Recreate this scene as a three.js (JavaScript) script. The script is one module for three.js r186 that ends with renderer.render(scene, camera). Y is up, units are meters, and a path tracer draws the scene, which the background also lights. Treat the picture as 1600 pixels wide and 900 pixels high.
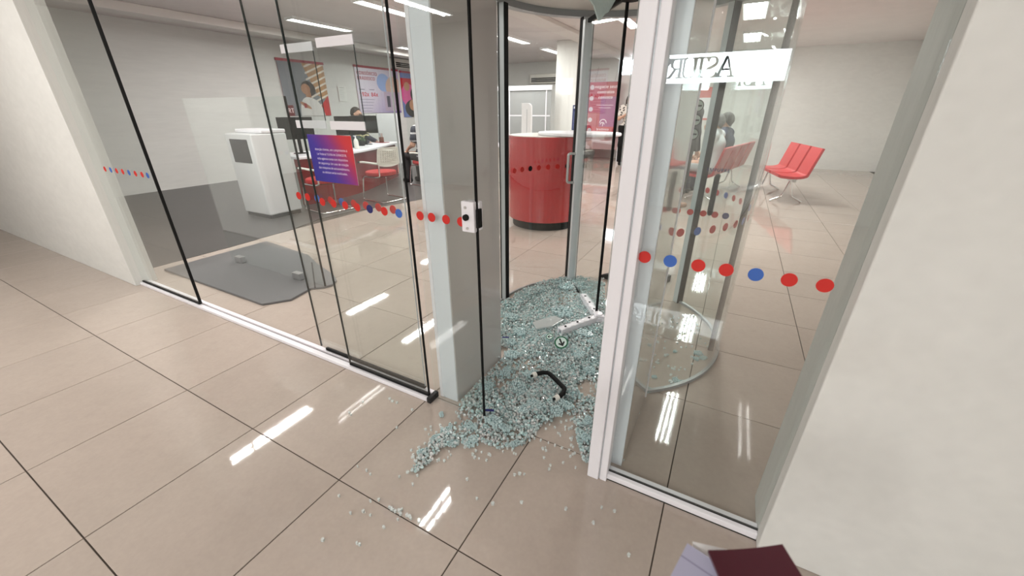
import * as THREE from 'three';
import { RoundedBoxGeometry } from 'three/addons/geometries/RoundedBoxGeometry.js';
import { mergeGeometries, mergeVertices, toCreasedNormals } from 'three/addons/utils/BufferGeometryUtils.js';
import { FontLoader } from 'three/addons/loaders/FontLoader.js';
import { TextGeometry } from 'three/addons/geometries/TextGeometry.js';
import { RectAreaLightUniformsLib } from 'three/addons/lights/RectAreaLightUniformsLib.js';

// ---------------------------------------------------------------- camera, sky, exposure
RectAreaLightUniformsLib.init();
const scene = new THREE.Scene();
const EYE = 1.41, FOCAL = 612.7, YAW = -0.49476, PITCH = 0.42624;
const camera = new THREE.PerspectiveCamera(72.593, 1600 / 900, 0.05, 100);
camera.position.set(0, EYE, 0);
const fwd = new THREE.Vector3(Math.sin(YAW) * Math.cos(PITCH), -Math.sin(PITCH), -Math.cos(YAW) * Math.cos(PITCH));
camera.lookAt(camera.position.clone().add(fwd));
camera.focus = 3.2;
camera.userData.fStop = 6.5;
const renderer = new THREE.WebGLRenderer();
renderer.toneMapping = THREE.LinearToneMapping;
renderer.toneMappingExposure = 1.85;
renderer.shadowMap.enabled = true;
scene.background = new THREE.Color().setRGB(5.2, 5.6, 6.0);          // overcast daylight outside the back windows
const TUBE = 112;                                                    // radiance of one fluorescent tube

// ---------------------------------------------------------------- helpers
let seed = 7;
const rnd = () => { seed = (seed * 1664525 + 1013904223) >>> 0; return seed / 4294967296; };
const rr = (a, b) => a + (b - a) * rnd();
const V = (x, y, z) => new THREE.Vector3(x, y, z);
const L = (r, g, b) => new THREE.Color().setRGB(r, g, b);
const right = V(Math.cos(YAW), 0, Math.sin(YAW)), up = right.clone().cross(fwd);
// where the sight line through a picture point meets the level y
function floorAt(px, py, y = 0) {
  const d = fwd.clone().addScaledVector(right, (px - 800) / FOCAL).addScaledVector(up, -(py - 450) / FOCAL);
  const t = (y - EYE) / d.y; return V(d.x * t, y, d.z * t);
}
function toPixel(x, y, z) {
  const v = V(x, y - EYE, z), f = v.dot(fwd);
  return [800 + FOCAL * v.dot(right) / f, 450 - FOCAL * v.dot(up) / f];
}
const used = {};
function numbered(n) { used[n] = (used[n] ?? -1) + 1; return used[n] ? `${n}_${String(used[n]).padStart(3, '0')}` : n; }
function dress(o, label, category, group, kind) {
  o.userData.label = label; if (category) o.userData.category = category;
  if (group) o.userData.group = group; if (kind) o.userData.kind = kind; return o;
}
function thing(name, label, category, [x, y, z] = [0, 0, 0], turn = 0, group, kind) {
  const o = new THREE.Group(); o.name = numbered(name); o.position.set(x, y, z); o.rotation.y = turn; scene.add(o);
  return dress(o, label, category, group, kind);
}
function part(parent, name, geo, m, label) {
  const o = new THREE.Mesh(geo, m); o.name = name; o.castShadow = o.receiveShadow = true; parent.add(o);
  if (label) o.userData.label = label; return o;
}
function solo(name, geo, m, label, category, group, kind, pos) {
  const o = part(scene, numbered(name), geo, m); if (pos) o.position.set(...pos); return dress(o, label, category, group, kind);
}
function copyOf(o, [x, y, z], turn, label) {
  const c = o.clone(); c.name = numbered(o.name.replace(/_\d{3}$/, '')); c.userData = { ...o.userData };
  c.position.set(x, y, z); c.rotation.y = turn; scene.add(c); if (label) c.userData.label = label; return c;
}
const flat = g => g.index ? g.toNonIndexed() : g;
function merge(list) { return mergeGeometries(list.map(g => { const h = flat(g); for (const k of Object.keys(h.attributes)) if (!['position', 'normal', 'uv'].includes(k)) h.deleteAttribute(k); return h; })); }
// box by its extents, edges rounded
function ext(x0, x1, y0, y1, z0, z1, r = 0.003) {
  const w = x1 - x0, h = y1 - y0, d = z1 - z0, rad = Math.min(r, w / 2.2, h / 2.2, d / 2.2);
  const g = rad > 0 ? new RoundedBoxGeometry(w, h, d, 1, rad) : new THREE.BoxGeometry(w, h, d);
  return g.translate((x0 + x1) / 2, (y0 + y1) / 2, (z0 + z1) / 2);
}
const cyl = (r, h, x = 0, y = 0, z = 0, seg = 20, r2 = r) => new THREE.CylinderGeometry(r2, r, h, seg).translate(x, y, z);
function disc(r, t, x, y, z, seg = 24) { return new THREE.CylinderGeometry(r, r, t, seg).rotateX(Math.PI / 2).translate(x, y, z); }
function tube(pts, r, seg = 40, closed = false, rs = 8) {
  return new THREE.TubeGeometry(new THREE.CatmullRomCurve3(pts.map(p => V(...p)), closed, 'catmullrom', 0.15), seg, r, rs, closed);
}
function rod(a, b, r, seg = 10) {
  const A = V(...a), B = V(...b), d = B.clone().sub(A), g = new THREE.CylinderGeometry(r, r, d.length(), seg);
  g.applyQuaternion(new THREE.Quaternion().setFromUnitVectors(V(0, 1, 0), d.clone().normalize()));
  return g.translate(...A.add(B).multiplyScalar(0.5).toArray());
}
function slab(points, y0, y1, bevel = 0.004, curve = 1) {               // a plan outline [x, z] raised from y0 to y1
  const s = new THREE.Shape(points.map(([x, z]) => new THREE.Vector2(x, -z)));
  const g = new THREE.ExtrudeGeometry(s, { depth: y1 - y0 - 2 * bevel, bevelEnabled: bevel > 0, bevelSize: bevel, bevelThickness: bevel, bevelSegments: 2, curveSegments: 12 });
  return g.rotateX(-Math.PI / 2).translate(0, y0 + bevel, 0);
}
function ringSector(cx, cz, r0, r1, a0, a1, y0, y1, seg = 32) {         // angles in degrees, x = cos, z = sin
  const pos = [], idx = []; const n = seg + 1;
  for (let i = 0; i < n; i++) {
    const a = (a0 + (a1 - a0) * i / seg) * Math.PI / 180, c = Math.cos(a), s = Math.sin(a);
    for (const [r, y] of [[r0, y0], [r1, y0], [r1, y1], [r0, y1]]) pos.push(cx + r * c, y, cz + r * s);
  }
  for (let i = 0; i < seg; i++) for (let k = 0; k < 4; k++) {
    const a = i * 4 + k, b = i * 4 + (k + 1) % 4, c = a + 4, d = b + 4; idx.push(a, b, c, b, d, c);
  }
  idx.push(0, 2, 1, 0, 3, 2); const e = seg * 4; idx.push(e, e + 1, e + 2, e, e + 2, e + 3);
  const g = new THREE.BufferGeometry(); g.setAttribute('position', new THREE.Float32BufferAttribute(pos, 3)); g.setIndex(idx);
  g.setAttribute('uv', new THREE.Float32BufferAttribute(new Float32Array(pos.length / 3 * 2), 2));
  return toCreasedNormals(g, 0.6);
}
const M = (r, g, b, rough = 0.6, more = {}) => new THREE.MeshPhysicalMaterial({ color: L(r, g, b), roughness: rough, ...more });
function canvasMap(w, h, draw) {
  const c = document.createElement('canvas'); c.width = w; c.height = h; draw(c.getContext('2d'), w, h);
  const t = new THREE.CanvasTexture(c); t.colorSpace = THREE.SRGBColorSpace; t.anisotropy = 8; return t;
}
function noiseMap(n, lo, hi, cells, srgb = true) {                       // soft mottling of two sizes
  const grids = cells.map(c => Array.from({ length: c * c }, () => rnd())), d = new Uint8Array(n * n * 4);
  const at = (g, c, x, y) => g[(y % c) * c + x % c];
  for (let j = 0; j < n; j++) for (let i = 0; i < n; i++) {
    let v = 0; cells.forEach((c, k) => {
      const x = i / n * c, y = j / n * c, xi = Math.floor(x), yi = Math.floor(y), fx = x - xi, fy = y - yi, g = grids[k];
      v += ((at(g, c, xi, yi) * (1 - fx) + at(g, c, xi + 1, yi) * fx) * (1 - fy) + (at(g, c, xi, yi + 1) * (1 - fx) + at(g, c, xi + 1, yi + 1) * fx) * fy) / cells.length;
    });
    const q = Math.round(255 * (lo + (hi - lo) * v)); d.set([q, q, q, 255], (j * n + i) * 4);
  }
  const t = new THREE.DataTexture(d, n, n); t.wrapS = t.wrapT = THREE.RepeatWrapping; t.magFilter = THREE.LinearFilter; t.minFilter = THREE.LinearMipmapLinearFilter;
  t.generateMipmaps = true; if (srgb) t.colorSpace = THREE.SRGBColorSpace; t.needsUpdate = true; return t;
}

// ---------------------------------------------------------------- materials
const mottle = noiseMap(256, 0.93, 1.0, [5, 17, 61, 128]);
const tileMats = [[0.50, 0.425, 0.37], [0.515, 0.438, 0.382], [0.487, 0.415, 0.362]].map(c => M(...c, 0.035, { map: mottle, ior: 1.5 }));
const mat = {
  grout: M(0.07, 0.055, 0.045, 0.9), darkFloor: M(0.085, 0.08, 0.078, 0.35, { map: mottle }),
  wall: M(0.80, 0.80, 0.77, 0.75, { map: mottle }), ceiling: M(0.75, 0.70, 0.68, 0.85, { map: mottle }), soffit: M(0.72, 0.69, 0.66, 0.8),
  white: M(0.86, 0.845, 0.885, 0.32), paleBlue: M(0.725, 0.755, 0.80, 0.3), panelGrey: M(0.56, 0.53, 0.515, 0.10, { clearcoat: 0.6, clearcoatRoughness: 0.03 }),
  alu: M(0.60, 0.63, 0.65, 0.35, { metalness: 0.15 }), steel: M(0.62, 0.62, 0.62, 0.28, { metalness: 0.9 }), chrome: M(0.82, 0.82, 0.82, 0.12, { metalness: 1 }),
  black: M(0.010, 0.010, 0.010, 0.7, { specularIntensity: 0.35 }), rubber: M(0.02, 0.02, 0.02, 0.7), glassEdge: M(0.02, 0.035, 0.035, 0.3),
  glass: M(0.965, 0.985, 0.98, 0.0, { transmission: 1, thickness: 0, ior: 1.5 }),
  clear: M(0.98, 0.98, 0.985, 0.02, { transmission: 1, thickness: 0, ior: 1.45 }),
  frosted: M(0.56, 0.57, 0.57, 0.75, { transmission: 0.55, thickness: 0 }),
  red: M(0.24, 0.008, 0.012, 0.25, { clearcoat: 0.5, clearcoatRoughness: 0.1 }), redFabric: M(0.42, 0.018, 0.02, 0.85), redDot: M(0.62, 0.018, 0.012, 0.5), blueDot: M(0.04, 0.13, 0.48, 0.5), navyDot: M(0.012, 0.015, 0.13, 0.5),
  plastic: M(0.78, 0.76, 0.70, 0.45), tray: M(0.85, 0.85, 0.85, 0.35), skin: M(0.50, 0.28, 0.19, 0.55), skinPale: M(0.62, 0.38, 0.28, 0.55), hairDark: M(0.025, 0.018, 0.014, 0.6), hairGrey: M(0.16, 0.15, 0.145, 0.7),
};

// ---------------------------------------------------------------- the room
const X0 = -9.5, X1 = 3.2, ZB = -13.2, ZF = 4.2, H = 2.82, FZ = -1.27;
{
  const floor = solo('floor', ext(X0 - 0.2, X1 + 0.2, -0.2, -0.004, ZB - 0.2, ZF + 0.2, 0), mat.grout, 'polished beige porcelain tile floor with dark joints', 'floor', null, 'structure');
  const T = 0.608, gap = 0.0045;
  const shape = (() => {                                                 // a tile with eased upper edges, uv in metres
    const w = (T - gap) / 2, e = 0.0012, p = [], ix = [];
    const ring = (r, y) => [[-r, y, -r], [r, y, -r], [r, y, r], [-r, y, r]];
    for (const q of [...ring(w, -0.012), ...ring(w, -e), ...ring(w - e, 0)]) p.push(...q);
    for (let l = 0; l < 2; l++) for (let k = 0; k < 4; k++) { const a = l * 4 + k, b = l * 4 + (k + 1) % 4; ix.push(a, a + 4, b, b, a + 4, b + 4); }
    ix.push(8, 10, 9, 8, 11, 10);
    const g = new THREE.BufferGeometry(); g.setAttribute('position', new THREE.Float32BufferAttribute(p, 3)); g.setIndex(ix);
    const h = g.toNonIndexed(); const a = h.attributes.position, uv = [];
    for (let i = 0; i < a.count; i++) uv.push(a.getX(i) + 0.5, a.getZ(i) + 0.5);
    h.setAttribute('uv', new THREE.Float32BufferAttribute(uv, 2)); h.computeVertexNormals(); return h;
  })();
  const spots = [];
  for (let i = -15; i < 6; i++) for (let j = -22; j < 10; j++) {
    const x = -0.582 + (i + 0.5) * T, z = -1.288 + (j + 0.5) * T;
    if ((x < -4.75 && z < -1.5) || x < X0 || x > X1 || z < ZB || z > ZF) continue; spots.push([x, z]);
  }
  spots.sort((a, b) => Math.hypot(...a) - Math.hypot(...b));
  const rest = [];
  spots.forEach(([x, z], i) => {
    const ahead = x * fwd.x + z * fwd.z > -0.4;
    if (i < 260 && z > -8.2 && ahead) { const t = part(floor, 'tile', shape, tileMats[Math.floor(rnd() * 3)]); t.position.set(x, 0, z); t.rotation.y = Math.floor(rnd() * 4) * Math.PI / 2; }
    else rest.push(shape.clone().translate(x, 0, z));
  });
  const far = part(floor, 'tile_field', mergeGeometries(rest), tileMats[0]); far.userData.kind = 'stuff';
  // dark vinyl of the desk area, its edge gently curved
  const edge = [[-4.62, -13.1], [-4.55, -7], [-4.62, -5.2], [-4.78, -4.6], [-4.95, -4.1], [-5.0, -3.5], [-4.85, -3.0], [-4.8, -2.2], [-4.8, -1.4]];
  solo('floor_covering', slab([...edge, [X0, -1.4], [X0, -13.1]], -0.003, 0.004, 0.001), mat.darkFloor, 'dark grey vinyl floor covering under the desks', 'floor', null, 'structure');
}
solo('ceiling', ext(X0 - 0.2, X1 + 0.2, H, H + 0.2, ZB - 0.2, ZF + 0.2, 0), mat.ceiling, 'off white plaster ceiling with recessed fluorescent lights', 'ceiling', null, 'structure');
solo('ceiling_beam', ext(-8.45, -8.1, 2.7, H, ZB, -1.5, 0.01), mat.soffit, 'long white ceiling beam above the desk area', 'beam', null, 'structure');
solo('ceiling_beam', ext(-3.5, -3.15, 2.75, H, ZB, -4.2, 0.01), mat.soffit, 'white ceiling beam meeting the square pillar', 'beam', null, 'structure');
solo('wall_left', ext(X0 - 0.2, X0, 0, H, ZB - 0.2, ZF + 0.2, 0), mat.wall, 'white plaster side wall hung with posters', 'wall', null, 'structure');
solo('wall_right', ext(X1, X1 + 0.2, 0, H, ZB - 0.2, ZF + 0.2, 0), mat.wall, 'white plaster wall beyond the waiting area', 'wall', null, 'structure');
solo('wall_rear', ext(X0, X1, 0, H, ZF, ZF + 0.2, 0), mat.wall, 'white plaster wall of the entrance lobby', 'wall', null, 'structure');
solo('wall_front', ext(X0, -4.4, 0, H, -1.36, -1.2, 0.004), mat.wall, 'white wall beside the sliding glass doors', 'wall', null, 'structure');
solo('wall_pier', ext(0.34, X1, 0, H, -1.42, -1.18, 0.006), mat.wall, 'white wall pier at the end of the fixed glass', 'wall', null, 'structure');
solo('trim_1', ext(-4.4, 0.34, 2.42, H, -1.34, -1.2, 0.004), mat.white, 'white header over the glass front', 'trim', null, 'structure');
// back wall with its two high windows
{
  const wz0 = ZB - 0.2, wz1 = ZB, w1 = [-3.52, -2.62, 2.34, 2.78], g = [];
  g.push(ext(X0, w1[0], 0, H, wz0, wz1, 0), ext(w1[0], w1[1], 0, w1[2], wz0, wz1, 0), ext(w1[0], w1[1], w1[3], H, wz0, wz1, 0), ext(w1[1], X1, 0, H, wz0, wz1, 0));
  solo('wall_back', merge(g), mat.wall, 'white back wall with a high bright window', 'wall', null, 'structure');
  [w1].forEach(([a, b, c, d], k) => {
    const w = thing(`window_${k + 1}`, 'short high window beside the red hanging banner', 'window', [0, 0, 0], 0, null, 'structure');
    part(w, 'pane', ext(a, b, c, d, ZB - 0.11, ZB - 0.1, 0), mat.glass);
    part(w, 'window_frame', merge([ext(a, b, c, c + 0.03, ZB - 0.13, ZB - 0.05), ext(a, b, d - 0.03, d, ZB - 0.13, ZB - 0.05), ext(a, a + 0.03, c, d, ZB - 0.13, ZB - 0.05), ext(b - 0.03, b, c, d, ZB - 0.13, ZB - 0.05)]), mat.white);
  });
}
solo('pillar', ext(-3.98, -3.48, 0, H, -10.0, -9.5, 0.01), mat.wall, 'square white structural pillar behind the red counter', 'pillar', null, 'structure');

// ---------------------------------------------------------------- fluorescent ceiling lights
function fixture(x, z, wide, label, len = 1.24, power = 1) {
  const t = thing('ceiling_light', label, 'ceiling light', [x, H, z], 0, 'fluorescent ceiling lights');
  const w = wide ? 0.34 : 0.22, n = wide ? 4 : 2, sp = wide ? 0.07 : 0.1;
  const s = new THREE.Shape(); s.moveTo(-w / 2, 0); s.lineTo(-w / 2, -0.045); s.lineTo(-w / 2 + 0.012, -0.045); s.lineTo(-w / 2 + 0.045, -0.012); s.lineTo(w / 2 - 0.045, -0.012); s.lineTo(w / 2 - 0.012, -0.045); s.lineTo(w / 2, -0.045); s.lineTo(w / 2, 0);
  part(t, 'housing', new THREE.ExtrudeGeometry(s, { depth: len, bevelEnabled: false }).translate(0, 0, -len / 2), mat.tray);
  part(t, 'end_cap', ext(-w / 2, w / 2, -0.045, 0, -len / 2 - 0.012, -len / 2), mat.tray); part(t, 'end_cap', ext(-w / 2, w / 2, -0.045, 0, len / 2, len / 2 + 0.012), mat.tray);
  for (let k = 0; k < n; k++) {
    const tx = (k - (n - 1) / 2) * sp;
    part(t, 'fluorescent_tube', rod([tx, -0.030, -len / 2 + 0.02], [tx, -0.030, len / 2 - 0.02], 0.013), new THREE.MeshStandardMaterial({ color: 0xffffff, emissive: L(1, 0.98, 0.95), emissiveIntensity: 6 }));
    const a = new THREE.RectAreaLight(L(1, 0.97, 0.93), power * (wide ? TUBE : TUBE), wide ? 0.02 : 0.034, len - 0.08);
    a.position.set(x + tx, H - 0.047, z); a.lookAt(x + tx, 0, z); a.rotation.set(-Math.PI / 2, 0, 0); a.castShadow = true; scene.add(a);
  }
}
const overDesk = 'twin tube ceiling light above the desks', overWait = 'wide louvred ceiling light above the waiting area', overHall = 'twin tube ceiling light above the red counter aisle', overLobby = 'twin tube ceiling light of the entrance lobby';
for (const z of [-5.15, -8.1, -10.8]) fixture(-0.15, z, true, overWait);
for (const [x, z] of [[-2.05, -8.0], [-4.65, -8.7], [-4.65, -10.9]]) fixture(x, z, false, overHall);
fixture(-2.2, -2.3, false, 'short twin tube ceiling light near the glass front', 0.62);
for (const [x, z] of [[-5.02, -5.4], [-6.95, -5.7], [-7.6, -9.0], [-5.0, -2.1]]) fixture(x, z, false, overDesk);
for (const [x, z] of [[-4.45, 2.95], [-4.4, 0.55], [-0.9, 3.0], [0.9, 2.9]]) fixture(x, z, false, overLobby, 1.24, 0.9);

// ---------------------------------------------------------------- glass front: two stacked sliding leaves, the track, the locking leaf
const DOT = 0.0195;
function dots(parent, list, y, z) { for (const [x, m] of list) part(parent, m === mat.redDot ? 'red_dot' : 'blue_dot', disc(DOT, 0.0012, x, y, z), m); }
const R_ = mat.redDot, B_ = mat.blueDot, N_ = mat.navyDot;
{
  const tr = thing('sliding_door_track', 'white aluminium floor track of the sliding glass doors', 'door track', [0, 0, 0]);
  part(tr, 'rail', ext(-4.4, -1.18, 0, 0.022, -1.266, -1.232), mat.white); part(tr, 'rail', ext(-4.4, -1.18, 0, 0.018, -1.312, -1.285), mat.white);
  part(tr, 'end_stop', ext(-1.173, -1.15, 0, 0.034, -1.30, -1.228), mat.rubber);
  // front leaf
  const f1 = thing('sliding_glass_door', 'front sliding glass leaf carrying the purple notice and red dots', 'glass door', [0, 0, 0]);
  part(f1, 'pane', ext(-1.775, -1.182, 0.035, 2.38, -1.262, -1.252, 0), mat.glass);
  part(f1, 'edge_seal', ext(-1.182, -1.175, 0.03, 2.38, -1.262, -1.252, 0.001), mat.black);
  part(f1, 'bottom_seal', ext(-1.775, -1.176, 0.024, 0.038, -1.266, -1.248), mat.black);
  part(f1, 'glass_edge', ext(-1.778, -1.775, 0.035, 2.38, -1.262, -1.252, 0), mat.glassEdge);
  dots(f1, [[-1.73, R_], [-1.65, R_], [-1.57, R_], [-1.49, R_], [-1.41, N_], [-1.32, R_], [-1.235, B_]], 1.0, -1.2512);
  // rear leaf
  const f2 = thing('sliding_glass_door', 'rear sliding glass leaf stacked behind the front one', 'glass door', [0, 0, 0]);
  part(f2, 'pane', ext(-2.085, -1.24, 0.035, 2.38, -1.305, -1.295, 0), mat.glass);
  part(f2, 'bottom_seal', ext(-2.04, -1.24, 0.020, 0.038, -1.309, -1.291), mat.black);
  part(f2, 'glass_edge', ext(-2.088, -2.085, 0.035, 2.38, -1.305, -1.295, 0), mat.glassEdge); part(f2, 'glass_edge', ext(-1.24, -1.2385, 0.035, 2.38, -1.304, -1.296, 0), mat.alu);
  dots(f2, [[-1.97, R_], [-1.90, R_], [-1.825, B_], [-1.725, R_], [-1.645, B_], [-1.56, R_], [-1.48, R_], [-1.40, R_], [-1.31, R_]], 1.0, -1.2942);
  const f0 = thing('sliding_glass_door', 'glass leaf on the far side of the open doorway', 'glass door', [0, 0, 0]);
  part(f0, 'pane', ext(-4.39, -3.45, 0.035, 2.38, -1.262, -1.252, 0), mat.glass); part(f0, 'bottom_seal', ext(-4.39, -3.45, 0.024, 0.038, -1.266, -1.248), mat.black);
  part(f0, 'edge_seal', ext(-3.45, -3.435, 0.03, 2.38, -1.266, -1.248), mat.black);
  dots(f0, [-4.2, -4.1, -4.0, -3.9, -3.8, -3.7, -3.6, -3.52].map((x, i) => [x, i % 3 === 1 ? B_ : R_]), 1.0, -1.2512);
  // locking leaf in front of the revolving door
  const f3 = thing('locking_glass_leaf', 'narrow frameless glass leaf with white lock beside the shattered doorway', 'glass door', [0, 0, 0]);
  part(f3, 'pane', ext(-1.15, -0.846, 0.012, 2.38, -1.275, -1.265, 0), mat.glass);
  part(f3, 'edge_seal', ext(-0.846, -0.838, 0.004, 2.38, -1.277, -1.263), mat.black);
  dots(f3, [[-1.147 + 0.02, R_], [-1.065, R_], [-0.99, R_], [-0.915, R_]], 1.0, -1.2642);
  const lk = part(f3, 'lock', merge([ext(-0.897, -0.838, 0.968, 1.09, -1.264, -1.243, 0.004), ext(-0.893, -0.833, 0.972, 1.086, -1.30, -1.276, 0.004)]), mat.white, 'white lock case');
  part(lk, 'cylinder', disc(0.0125, 0.014, -0.873, 1.028, -1.240), mat.black); part(lk, 'strike_bar', ext(-0.838, -0.826, 0.985, 1.06, -1.285, -1.255), mat.black);
  part(lk, 'screw', disc(0.006, 0.006, -0.876, 1.066, -1.2425, 10), mat.steel); part(lk, 'screw', disc(0.006, 0.006, -0.87, 0.984, -1.2425, 10), mat.steel);
  // clear sheet holders
  for (const [x0, z, lab, mark] of [[-1.57, -1.2505, 'clear sheet holder with white strips beside the purple notice', 0], [-1.862, -1.2935, 'clear sheet holder partly behind the rear glass leaf edge', 1]]) {
    const s = thing('sheet_holder', lab, 'sign holder', [x0, 0, z]);
    part(s, 'sleeve', ext(0, 0.21, 1.365, 1.64, 0, 0.002, 0), mat.clear);
    part(s, 'white_strip', ext(0, 0.21, 1.638, 1.672, 0, 0.004, 0.001), mat.white); part(s, 'white_strip', ext(0, 0.21, 1.332, 1.366, 0, 0.004, 0.001), mat.white);
    part(s, 'side_edge', ext(0.209, 0.2115, 1.366, 1.638, 0, 0.003, 0), mat.glassEdge);
  }
  // purple notice
  const lines = ['Atenção clientes, em cumprimento à', 'Lei Federal 13.654 de 23/04/2018,', 'esta agência conta com dispositivo', 'de segurança. Em caso de violação', 'das máquinas de autoatendimento,', 'as cédulas serão inutilizadas.'];
  const map = canvasMap(1024, 724, (c, w, h) => {
    const g = c.createLinearGradient(0, h, w, 0); g.addColorStop(0, '#2a2a8a'); g.addColorStop(0.35, '#43309a'); g.addColorStop(0.62, '#8a3080'); g.addColorStop(0.82, '#c83440'); g.addColorStop(1, '#d83a34');
    c.fillStyle = g; c.fillRect(0, 0, w, h); c.fillStyle = '#efe4f4'; c.font = '46px sans-serif'; c.textAlign = 'center';
    lines.forEach((t, i) => c.fillText(t, w / 2, 235 + i * 70));
  });
  const g = new THREE.BoxGeometry(0.287, 0.208, 0.0012).translate(-1.6, 1.205, -1.2505);
  const plain = M(0.75, 0.75, 0.78, 0.5);
  solo('notice', g, [plain, plain, plain, plain, M(1, 1, 1, 0.45, { map }), plain], 'purple and red notice with white text on the glass leaf', 'sign');
}

// ---------------------------------------------------------------- fixed glass on the right
{
  const p = thing('fixed_glass_panel', 'fixed glass panel in white frame right of the revolving door', 'glass panel', [0, 0, 0]);
  part(p, 'frame_post', ext(-0.283, -0.236, 0, 2.42, -1.262, -1.192, 0.004), mat.white); part(p, 'frame_post', ext(-0.232, -0.204, 0.0, 2.42, -1.262, -1.200, 0.003), mat.white);
  part(p, 'groove', ext(-0.236, -0.232, 0, 2.42, -1.258, -1.205, 0), mat.alu);
  part(p, 'bottom_rail', ext(-0.236, 0.34, 0.004, 0.030, -1.266, -1.214, 0.003), mat.white); part(p, 'rail_gasket', ext(-0.204, 0.34, 0.030, 0.032, -1.243, -1.233, 0), mat.rubber);
  part(p, 'base_gasket', ext(-0.238, 0.34, 0, 0.004, -1.264, -1.214, 0), mat.rubber);
  part(p, 'pane', ext(-0.204, 0.34, 0.033, 2.42, -1.241, -1.235, 0), mat.glass);
  dots(p, [[-0.187, R_], [-0.11, B_], [-0.03, R_], [0.045, R_], [0.12, B_], [0.2, R_], [0.28, R_]], 0.985, -1.2322);
}

// ---------------------------------------------------------------- revolving door: fixed enclosure
const CX = -0.64, CZ = -2.5, RD = 0.79, DEG = Math.PI / 180, TOP = 2.0;
const onRing = (a, r = RD) => [CX + r * Math.cos(a * DEG), CZ + r * Math.sin(a * DEG)];
{
  const e = thing('revolving_door_enclosure', 'round revolving door enclosure with grey jamb panels and curved glass', 'revolving door', [0, 0, 0]);
  const lj = part(e, 'jamb_panel', ext(-1.135, -1.03, 0, TOP + 0.05, -1.77, -1.312, 0.004), mat.panelGrey, 'wide grey jamb panel');
  part(lj, 'jamb_face', ext(-1.137, -1.034, 0, TOP + 0.05, -1.318, -1.309, 0.002), mat.paleBlue);
  part(lj, 'jamb_edge', ext(-1.145, -1.126, 0, TOP + 0.05, -1.324, -1.306, 0.003), mat.white);
  const rj = part(e, 'jamb_panel', ext(-0.28, -0.166, 0, TOP + 0.05, -1.82, -1.312, 0.004), mat.panelGrey, 'glossy grey jamb panel behind the white post');
  part(rj, 'jamb_face', ext(-0.276, -0.167, 0, TOP + 0.05, -1.318, -1.309, 0.002), mat.paleBlue);
  part(rj, 'jamb_edge', ext(-0.176, -0.162, 0, TOP + 0.05, -1.832, -1.818, 0.003), mat.white);
  // curved glass: left wall in two sheets, right wall in two sheets
  for (const [a, b] of [[126, 179], [181, 232.5], [0.8, 56], [-52, -0.8]]) part(e, 'curved_pane', ringSector(CX, CZ, RD - 0.005, RD + 0.005, a, b, 0.02, TOP, 28), mat.glass);
  for (const [a, b] of [[124, 234], [-54, 58]]) part(e, 'floor_track', ringSector(CX, CZ, RD - 0.009, RD + 0.009, a, b, 0, 0.018, 60), M(0.36, 0.36, 0.36, 0.35));
  // posts
  const post = (a, w, blackSides, deep = 0.03) => {
    const [x, z] = onRing(a), p = part(e, 'post', new RoundedBoxGeometry(deep, TOP, w, 1, 0.004).rotateY(-a * DEG).translate(x, TOP / 2, z), mat.alu);
    for (const s of blackSides) { const [bx, bz] = onRing(a + s * (w / 2 + 0.003) / RD / DEG); part(p, 'seal', new THREE.BoxGeometry(deep + 0.002, TOP, a === 180 ? 0.010 : 0.006).rotateY(-a * DEG).translate(bx, TOP / 2, bz), mat.black); }
    return p;
  };
  { // flat post with black gaskets on both narrow sides
    const x = CX - 0.772, p = part(e, 'post', ext(x - 0.017, x + 0.017, 0, TOP, CZ - 0.02, CZ + 0.02, 0.002), mat.alu);
    part(p, 'seal', ext(x - 0.026, x - 0.017, 0, TOP, CZ - 0.022, CZ + 0.022, 0.001), mat.black); part(p, 'seal', ext(x + 0.017, x + 0.026, 0, TOP, CZ - 0.022, CZ + 0.022, 0.001), mat.black);
  }
  post(234, 0.05, [-1], 0.06); post(-54, 0.045, [1], 0.055); post(58, 0.03, []);
  // canopy
  part(e, 'canopy', merge([new THREE.CylinderGeometry(RD + 0.05, RD + 0.05, 0.3, 64).translate(CX, TOP + 0.19, CZ), ext(-1.15, -0.15, TOP + 0.04, TOP + 0.34, -2.2, -1.33, 0.004)]), mat.soffit);
  part(e, 'canopy_trim', ringSector(CX, CZ, RD - 0.008, RD + 0.056, 0, 360, TOP + 0.002, TOP + 0.045, 72), M(0.34, 0.35, 0.36, 0.4));
  // dots on the curved glass
  const ringDot = (a, m, y) => { const [x, z] = onRing(a, RD - 0.0065); part(e, m === B_ ? 'blue_dot' : m === mat.black ? 'black_dot' : 'red_dot', new THREE.CylinderGeometry(DOT, DOT, 0.0012, 20).rotateZ(Math.PI / 2).rotateY(-a * DEG).translate(x, y, z), m); };
  for (let a = 185; a < 232; a += 6.2) ringDot(a, Math.abs(a - 203.6) < 2 || a > 226 ? mat.black : R_, 1.0);
  for (let a = -48; a < 54; a += 6.6) ringDot(a, Math.round((a + 48) / 6.6) % 4 === 2 ? B_ : R_, 0.9);
}
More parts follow.
